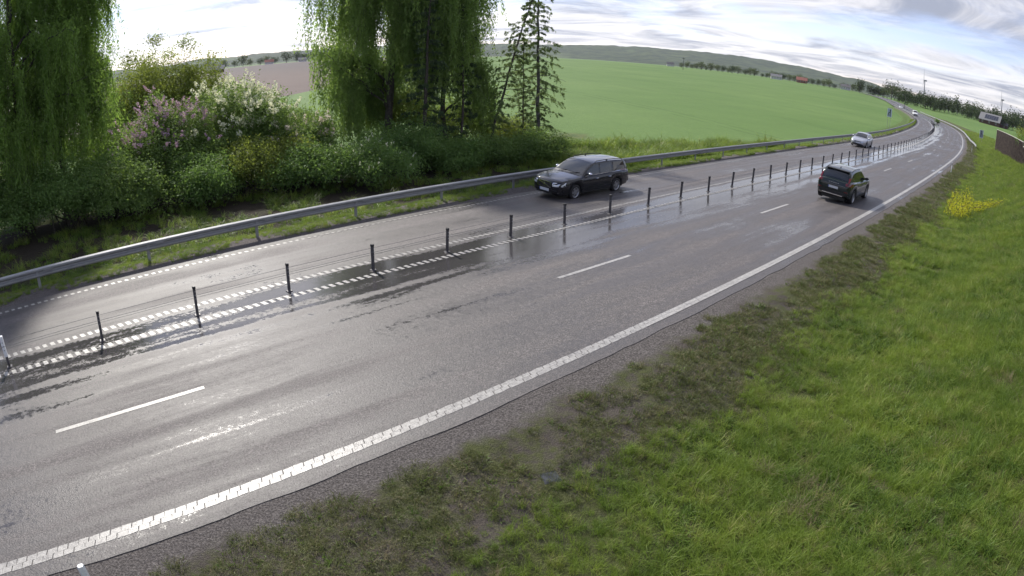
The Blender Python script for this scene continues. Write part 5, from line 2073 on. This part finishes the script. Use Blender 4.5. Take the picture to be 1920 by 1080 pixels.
def turbine(az, D, hub, label, yaw, ph):
    x, y = polar(az, D)
    t = thing('wind_turbine', label, 'wind turbine', (x, y, gz(x, y)), R_(yaw), 'wind turbines beyond the tree row')
    m = mat_plain('turbine_grey', (.16, .17, .19), .5, var=.05)
    MB().tube([(0, 0, 0), (0, 0, hub * .5), (0, 0, hub)], [2.4, 1.9, 1.4], 12).build('tower', m, t, True)
    MB().box(-2.2, 7, -2.0, 2.0, hub - 1.6, hub + 2.4, .5).build('nacelle', m, t)
    MB().lathe([(.01, -4.6), (1.5, -4.0), (2.0, -2.6), (2.0, -2.2)], 12, 'x', (0, 0, hub)).build('hub', m, t)
    for k in range(3):
        a = ph + k * 2 * math.pi / 3
        d = np.array([0, math.sin(a), math.cos(a)])
        q = np.array([0, math.cos(a), -math.sin(a)])
        V = []
        R = 36
        for f, c in ((.03, 1.2), (.15, 2.4), (.5, 1.7), (1.0, .6)):
            for w, th in ((-.35 * c, 0), (0, .3), (.65 * c, 0), (0, -.3)):
                V.append(np.array([-3.4, 0, hub]) + d * R * f + q * w + np.array([th * c, 0, 0]))
        F = [(i * 4 + j, i * 4 + (j + 1) % 4, i * 4 + 4 + (j + 1) % 4, i * 4 + 4 + j) for i in range(3) for j in range(4)] + [(12, 13, 14, 15)]
        obj('blade', np.array(V), F, m, t)


def build_far():
    global mat_solar
    rg = np.random.default_rng(123)
    FL = [mat_leaf('far_leaf', (0.026, 0.046, 0.020), (0.062, 0.090, 0.034), .2),
          mat_leaf('far_leaf_pale', (0.050, 0.072, 0.028), (0.100, 0.125, 0.045), .25)]
    g1, g2, g3 = 'trees in the far row beyond the farm field', 'trees at the far edge of the crop field', 'trees beyond the ploughed field'
    protos = {}

    def put(kind, az, D, h, label, group, mat, airy=False):
        key = (kind, label)
        if key not in protos:
            protos[key] = []
        v = int(rg.integers(3))
        lst = protos[key]
        x, y = polar(az, D)
        loc = (x, y, gz(x, y) - .2)
        sc = h / 10.0
        while len(lst) <= v and len(lst) < 3:
            t = far_tree_proto('distant_tree', label, group, 200 + 17 * len(protos) + len(lst), 10, 4.3 if not airy else 3.4, mat, 560 if not airy else 360, .95 if not airy else .55, airy)
            lst.append(t)
            t.location = loc
            t.scale = (sc, sc, sc)
            t.rotation_euler.z = rg.uniform(0, 6.28)
            return
        dup(lst[v], loc, rg.uniform(0, 6.28), (sc * rg.uniform(.9, 1.25), sc * rg.uniform(.9, 1.25), sc))

    # far row right of the road
    L1, L1b, L2, L3 = 'dark round tree in the long row beyond the farm field', 'airy tall tree with see-through crown by the far road', 'small leafy tree at the far edge of the crop field', 'grey-green tree on the skyline beyond the ploughed field'
    az = 34.6
    while az < 60:
        put('d', az, rg.uniform(430, 520), rg.uniform(6.5, 11.5), L1, g1, FL[0])
        az += rg.uniform(.30, .55)
    az = 33.5
    while az < 60:
        put('d', az, rg.uniform(540, 640), rg.uniform(10, 15), L1, g1, FL[0])
        az += rg.uniform(.5, .9)
    for a, D, h in ((33.9, 560, 17), (34.7, 560, 15), (33.2, 580, 11), (42.2, 500, 15), (41.3, 520, 12.5), (35.0, 600, 11)):
        put('a', a, D, h, L1b, 'airy trees', FL[1], True)
    for a, h in ((30.9, 13), (31.9, 10), (32.3, 9.5), (32.7, 10), (33.1, 9)):
        put('d', a, 600, h, L1, g1, FL[0])
    az = 14.6
    while az < 31:
        put('e', az, rg.uniform(640, 720), rg.uniform(4.5, 9.5), L2, g2, FL[int(rg.random() < .35)])
        az += rg.uniform(.35, .75)
    az = -60.0
    while az < -16:
        put('f', az, rg.uniform(760, 900), rg.uniform(8, 16), L3, g3, FL[int(rg.random() < .4)])
        az += rg.uniform(.6, 1.1)
    # a lone bush at the roadside field
    # farm buildings and houses
    red = mat_plain('falu_red_wall', (.20, .045, .035), .9, var=.15)
    brown = mat_plain('barn_brown_wall', (.085, .042, .036), .9, var=.2)
    white = mat_plain('white_render', (.62, .61, .58), .8, var=.08)
    greyroof = mat_plain('fibre_cement_roof', (.17, .17, .175), .8, var=.12)
    tile = mat_plain('red_tile_roof', (.26, .10, .075), .85, var=.15)
    dark = mat_plain('dark_roof', (.10, .095, .10), .7, var=.15)
    mat_solar = mat_plain('solar_cell', (.035, .04, .06), .25, var=.15)
    gable_house('barn', 'brown barn with grey roof carrying solar panels', 'barn', 43.45, 430, -58, 15, 9, 2.9, 4.2, brown, greyroof, 3, solar=True)
    gable_house('barn', 'low dark outbuilding beside the solar-panelled barn', 'barn', 44.5, 432, -50, 9, 6, 2.2, 1.6, brown, dark, 2)
    gable_house('barn', 'grey-roofed barn alone in the ploughed field', 'barn', -27.2, 415, 25, 11, 7, 2.6, 2.3, brown, greyroof, 2)
    gable_house('farmhouse', 'red farmhouse with tiled roof at the crop field edge', 'house', 25.55, 610, -25, 10, 7, 3.0, 2.6, red, tile, 4)
    gable_house('farmhouse', 'white farmhouse with pale roof among the field-edge trees', 'house', 23.2, 640, -20, 11, 7, 3.0, 2.2, white, greyroof, 4)
    gable_house('farmhouse', 'long white house near the far end of the road', 'house', 29.6, 650, -30, 10, 7, 3.2, 2.2, white, dark, 4)
    gable_house('farmhouse', 'white house with dark roof behind the crop field', 'house', 13.6, 1000, -10, 11, 8, 3.6, 3.2, white, dark, 4)
    gable_house('farmhouse', 'white house standing alone at the edge of the ploughed land', 'house', -19.3, 700, 20, 9, 6, 3.0, 2.0, white, greyroof, 3)
    gable_house('farmhouse', 'white house with red roof on the skyline beyond the ploughed field', 'house', -22.3, 740, 20, 10, 7, 3.2, 2.6, white, tile, 3)
    turbine(36.9, 2000, 74, 'wind turbine rising above the trees by the far road', 36.9 * -1 + 5, .12)
    turbine(44.35, 2050, 72, 'wind turbine behind the farm buildings', -44.35 + 5, .2)
    # utility pole in the field
    x, y = polar(14.75, 470)
    t = thing('utility_pole', 'wooden utility pole with transformer in the green field', 'pole', (x, y, gz(x, y) - .3))
    MB().tube([(0, 0, 0), (0, 0, 9.4)], [.20, .15], 8).build('pole', M['bark'], t)
    MB().box(-1.2, 1.2, -.1, .1, 8.7, 8.95).build('crossarm', M['bark'], t)
    MB().box(-.5, .5, -.8, -.15, 7.0, 8.4, .08).build('transformer', M['steel'], t)
    x, y = polar(35.2, 330)
    t = thing('lamp_post', 'thin dark lamp post beside the far road', 'pole', (x, y, gz(x, y) - .3))
    MB().tube([(0, 0, 0), (0, 0, 7.0)], [.13, .09], 8).build('pole', M['dark_steel'], t)
    MB().tube([(0, 0, 6.9), (-.8, 0, 7.2), (-1.3, 0, 7.2)], [.06, .05, .05], 6).build('arm', M['dark_steel'], t)
    MB().box(-1.9, -1.2, -.15, .15, 7.12, 7.28, .03).build('lamp_head', M['steel'], t)
    # wooden screen fence on the bank
    p = RP(126, -6.9)
    f = thing('wooden_fence', 'brown board fence with pale cap rail on the grassy bank', 'fence', (p[0], p[1], gz(p[0], p[1])))
    base = np.array(f.location)
    wood = mat_plain('brown_boards', (.115, .090, .078), .85, var=.3, scale=3)
    cap = mat_plain('pale_cap_rail', (.34, .33, .29), .7, var=.15)
    s = 40.0
    while s < 125.5:
        oo = [float(np.interp(v, [40, 126], [-9.3, -6.9])) for v in (s, s + 2.0)]
        p0, p1 = RP(s, oo[0]), RP(s + 2.0, oo[1])
        z0 = min(gz(p0[0], p0[1]), gz(p1[0], p1[1]))
        zt = 3.85 - (.45 if 60 < s < 71 else 0) - (.35 if s < 50 else 0)
        d = (p1 - p0)
        ln = np.hypot(d[0], d[1])
        pnl = link('fence_panel', None, f, (p0[0] - base[0], p0[1] - base[1], 0), (0, 0, math.atan2(d[1], d[0])))
        mb = MB()
        nb = 12
        for j in range(nb):
            a = ln * j / nb
            dz = rg.uniform(-.02, .02)
            mb.box(a + .008, a + ln / nb - .008, -.012 + (j % 2) * .012, .012 + (j % 2) * .012, z0 - base[2] - .15, zt - base[2] + dz)
        tag(mb.build('boards', wood, pnl), kind='stuff')
        MB().box(0, ln - .004, -.05, .05, zt - base[2] + .02, zt - base[2] + .09).build('cap_rail', cap, pnl)
        MB().box(-.06, .06, .03, .15, z0 - base[2] - .2, zt - base[2] + .02).build('fence_post', wood, pnl)
        s += 2.0
    # shrubs by the fence
    bush('green_bush', 'olive bush leaning over the wooden fence', 'bush', tuple(RP(100, -11.5)[:2]), 2.6, 4.6, 81, LF['yellowgreen'], .22, .5, 60, 120, 'bark', .5)
    bush('green_bush', 'dense bush behind the far end of the wooden fence', 'bush', tuple(RP(122, -15.5)[:2]), 3.2, 4.4, 82, LF['lilac'], .22, .6, 60, 120, 'bark', .6)
    bush('green_bush', 'dull brown-green bush behind the near part of the wooden fence', 'bush', tuple(RP(80, -11.6)[:2]), 2.4, 3.4, 83, LF['dark'], .18, .6, 55, 140, 'bark', .5)
    bush('green_bush', 'small dark bush alone at the edge of the farm field', 'bush', polar(38.4, 215), .8, 1.2, 84, LF['dark'], .22, .6, 16, 60, 'bark', .3)
    # forested hills on the horizon
    az = np.radians(np.linspace(-100, 62, 560))
    D = 3300.0
    a_ = np.degrees(az)
    ridge = np.interp(a_, [-100, -60, -30, -10, 5, 15, 20, 26, 30, 33, 40, 62], [1.6, 1.2, .9, .9, 1.3, 1.6, 1.55, 1.32, 1.05, .75, .35, .3])
    ridge = ridge + (fbm(a_ * .35, a_ * 0) - .5) * .35 + (fbm(a_ * 4.0, a_ * 0 + 9) - .5) * .10
    rows = []
    for u in np.linspace(0, 1, 9):
        el = ridge * u
        dd = D * (1 + .35 * u)
        hgt = CAM_H + np.tan(np.radians(el)) * dd - (1 - u) * 16
        hgt = hgt + (fbm(a_ * 6 + u * 30, a_ * 0 + u * 50) - .5) * 14 * (0 if u == 1 else 1) * u
        rows.append(np.stack([dd * np.sin(az), dd * np.cos(az), hgt], -1))
    dd = D * 1.6
    rows.append(np.stack([dd * np.sin(az), dd * np.cos(az), 0 * az - 20], -1))
    V = np.stack(rows, 0)
    m, t, out = new_mat('forest_hills')
    P = t.pos()
    n = t.noise(P, .012, 5.0, .65)
    n2 = t.noise(P, .0022, 3.0, .5)
    c = t.mix(t.step(n, .35, .65), (.020, .034, .018), (.055, .078, .034))
    c = t.mix(t.math('MULTIPLY', t.step(n2, .56, .66), .5), c, (.10, .14, .055))
    princ(t, out, c, .95, 0, t.bump(n, 1.0, 12.0), .05)
    tag(obj('hills', V.reshape(-1, 3), grid_faces(len(rows), len(az)), m, smooth=True), kind='structure')


build_far()


# ------------------------------------------------------------------ air
def build_haze():
    mb = MB()
    mb.box(-5600, 5600, -5600, 5600, -40, 150)
    m = bpy.data.materials.new('haze_air')
    m.use_nodes = True
    t = NT(m.node_tree)
    t.n.clear()
    out = t.add('ShaderNodeOutputMaterial')
    v = t.add('ShaderNodeVolumePrincipled')
    v.inputs['Color'].default_value = (.86, .91, 1.0, 1)
    v.inputs['Density'].default_value = HAZE
    v.inputs['Anisotropy'].default_value = .3
    t.l.new(v.outputs[0], out.inputs['Volume'])
    o = mb.build('haze', m)
    o['kind'] = 'stuff'
    o['label'] = 'thin pale haze in the air over the fields'
    o['category'] = 'haze'


HAZE = 0.00004
if HAZE:
    build_haze()
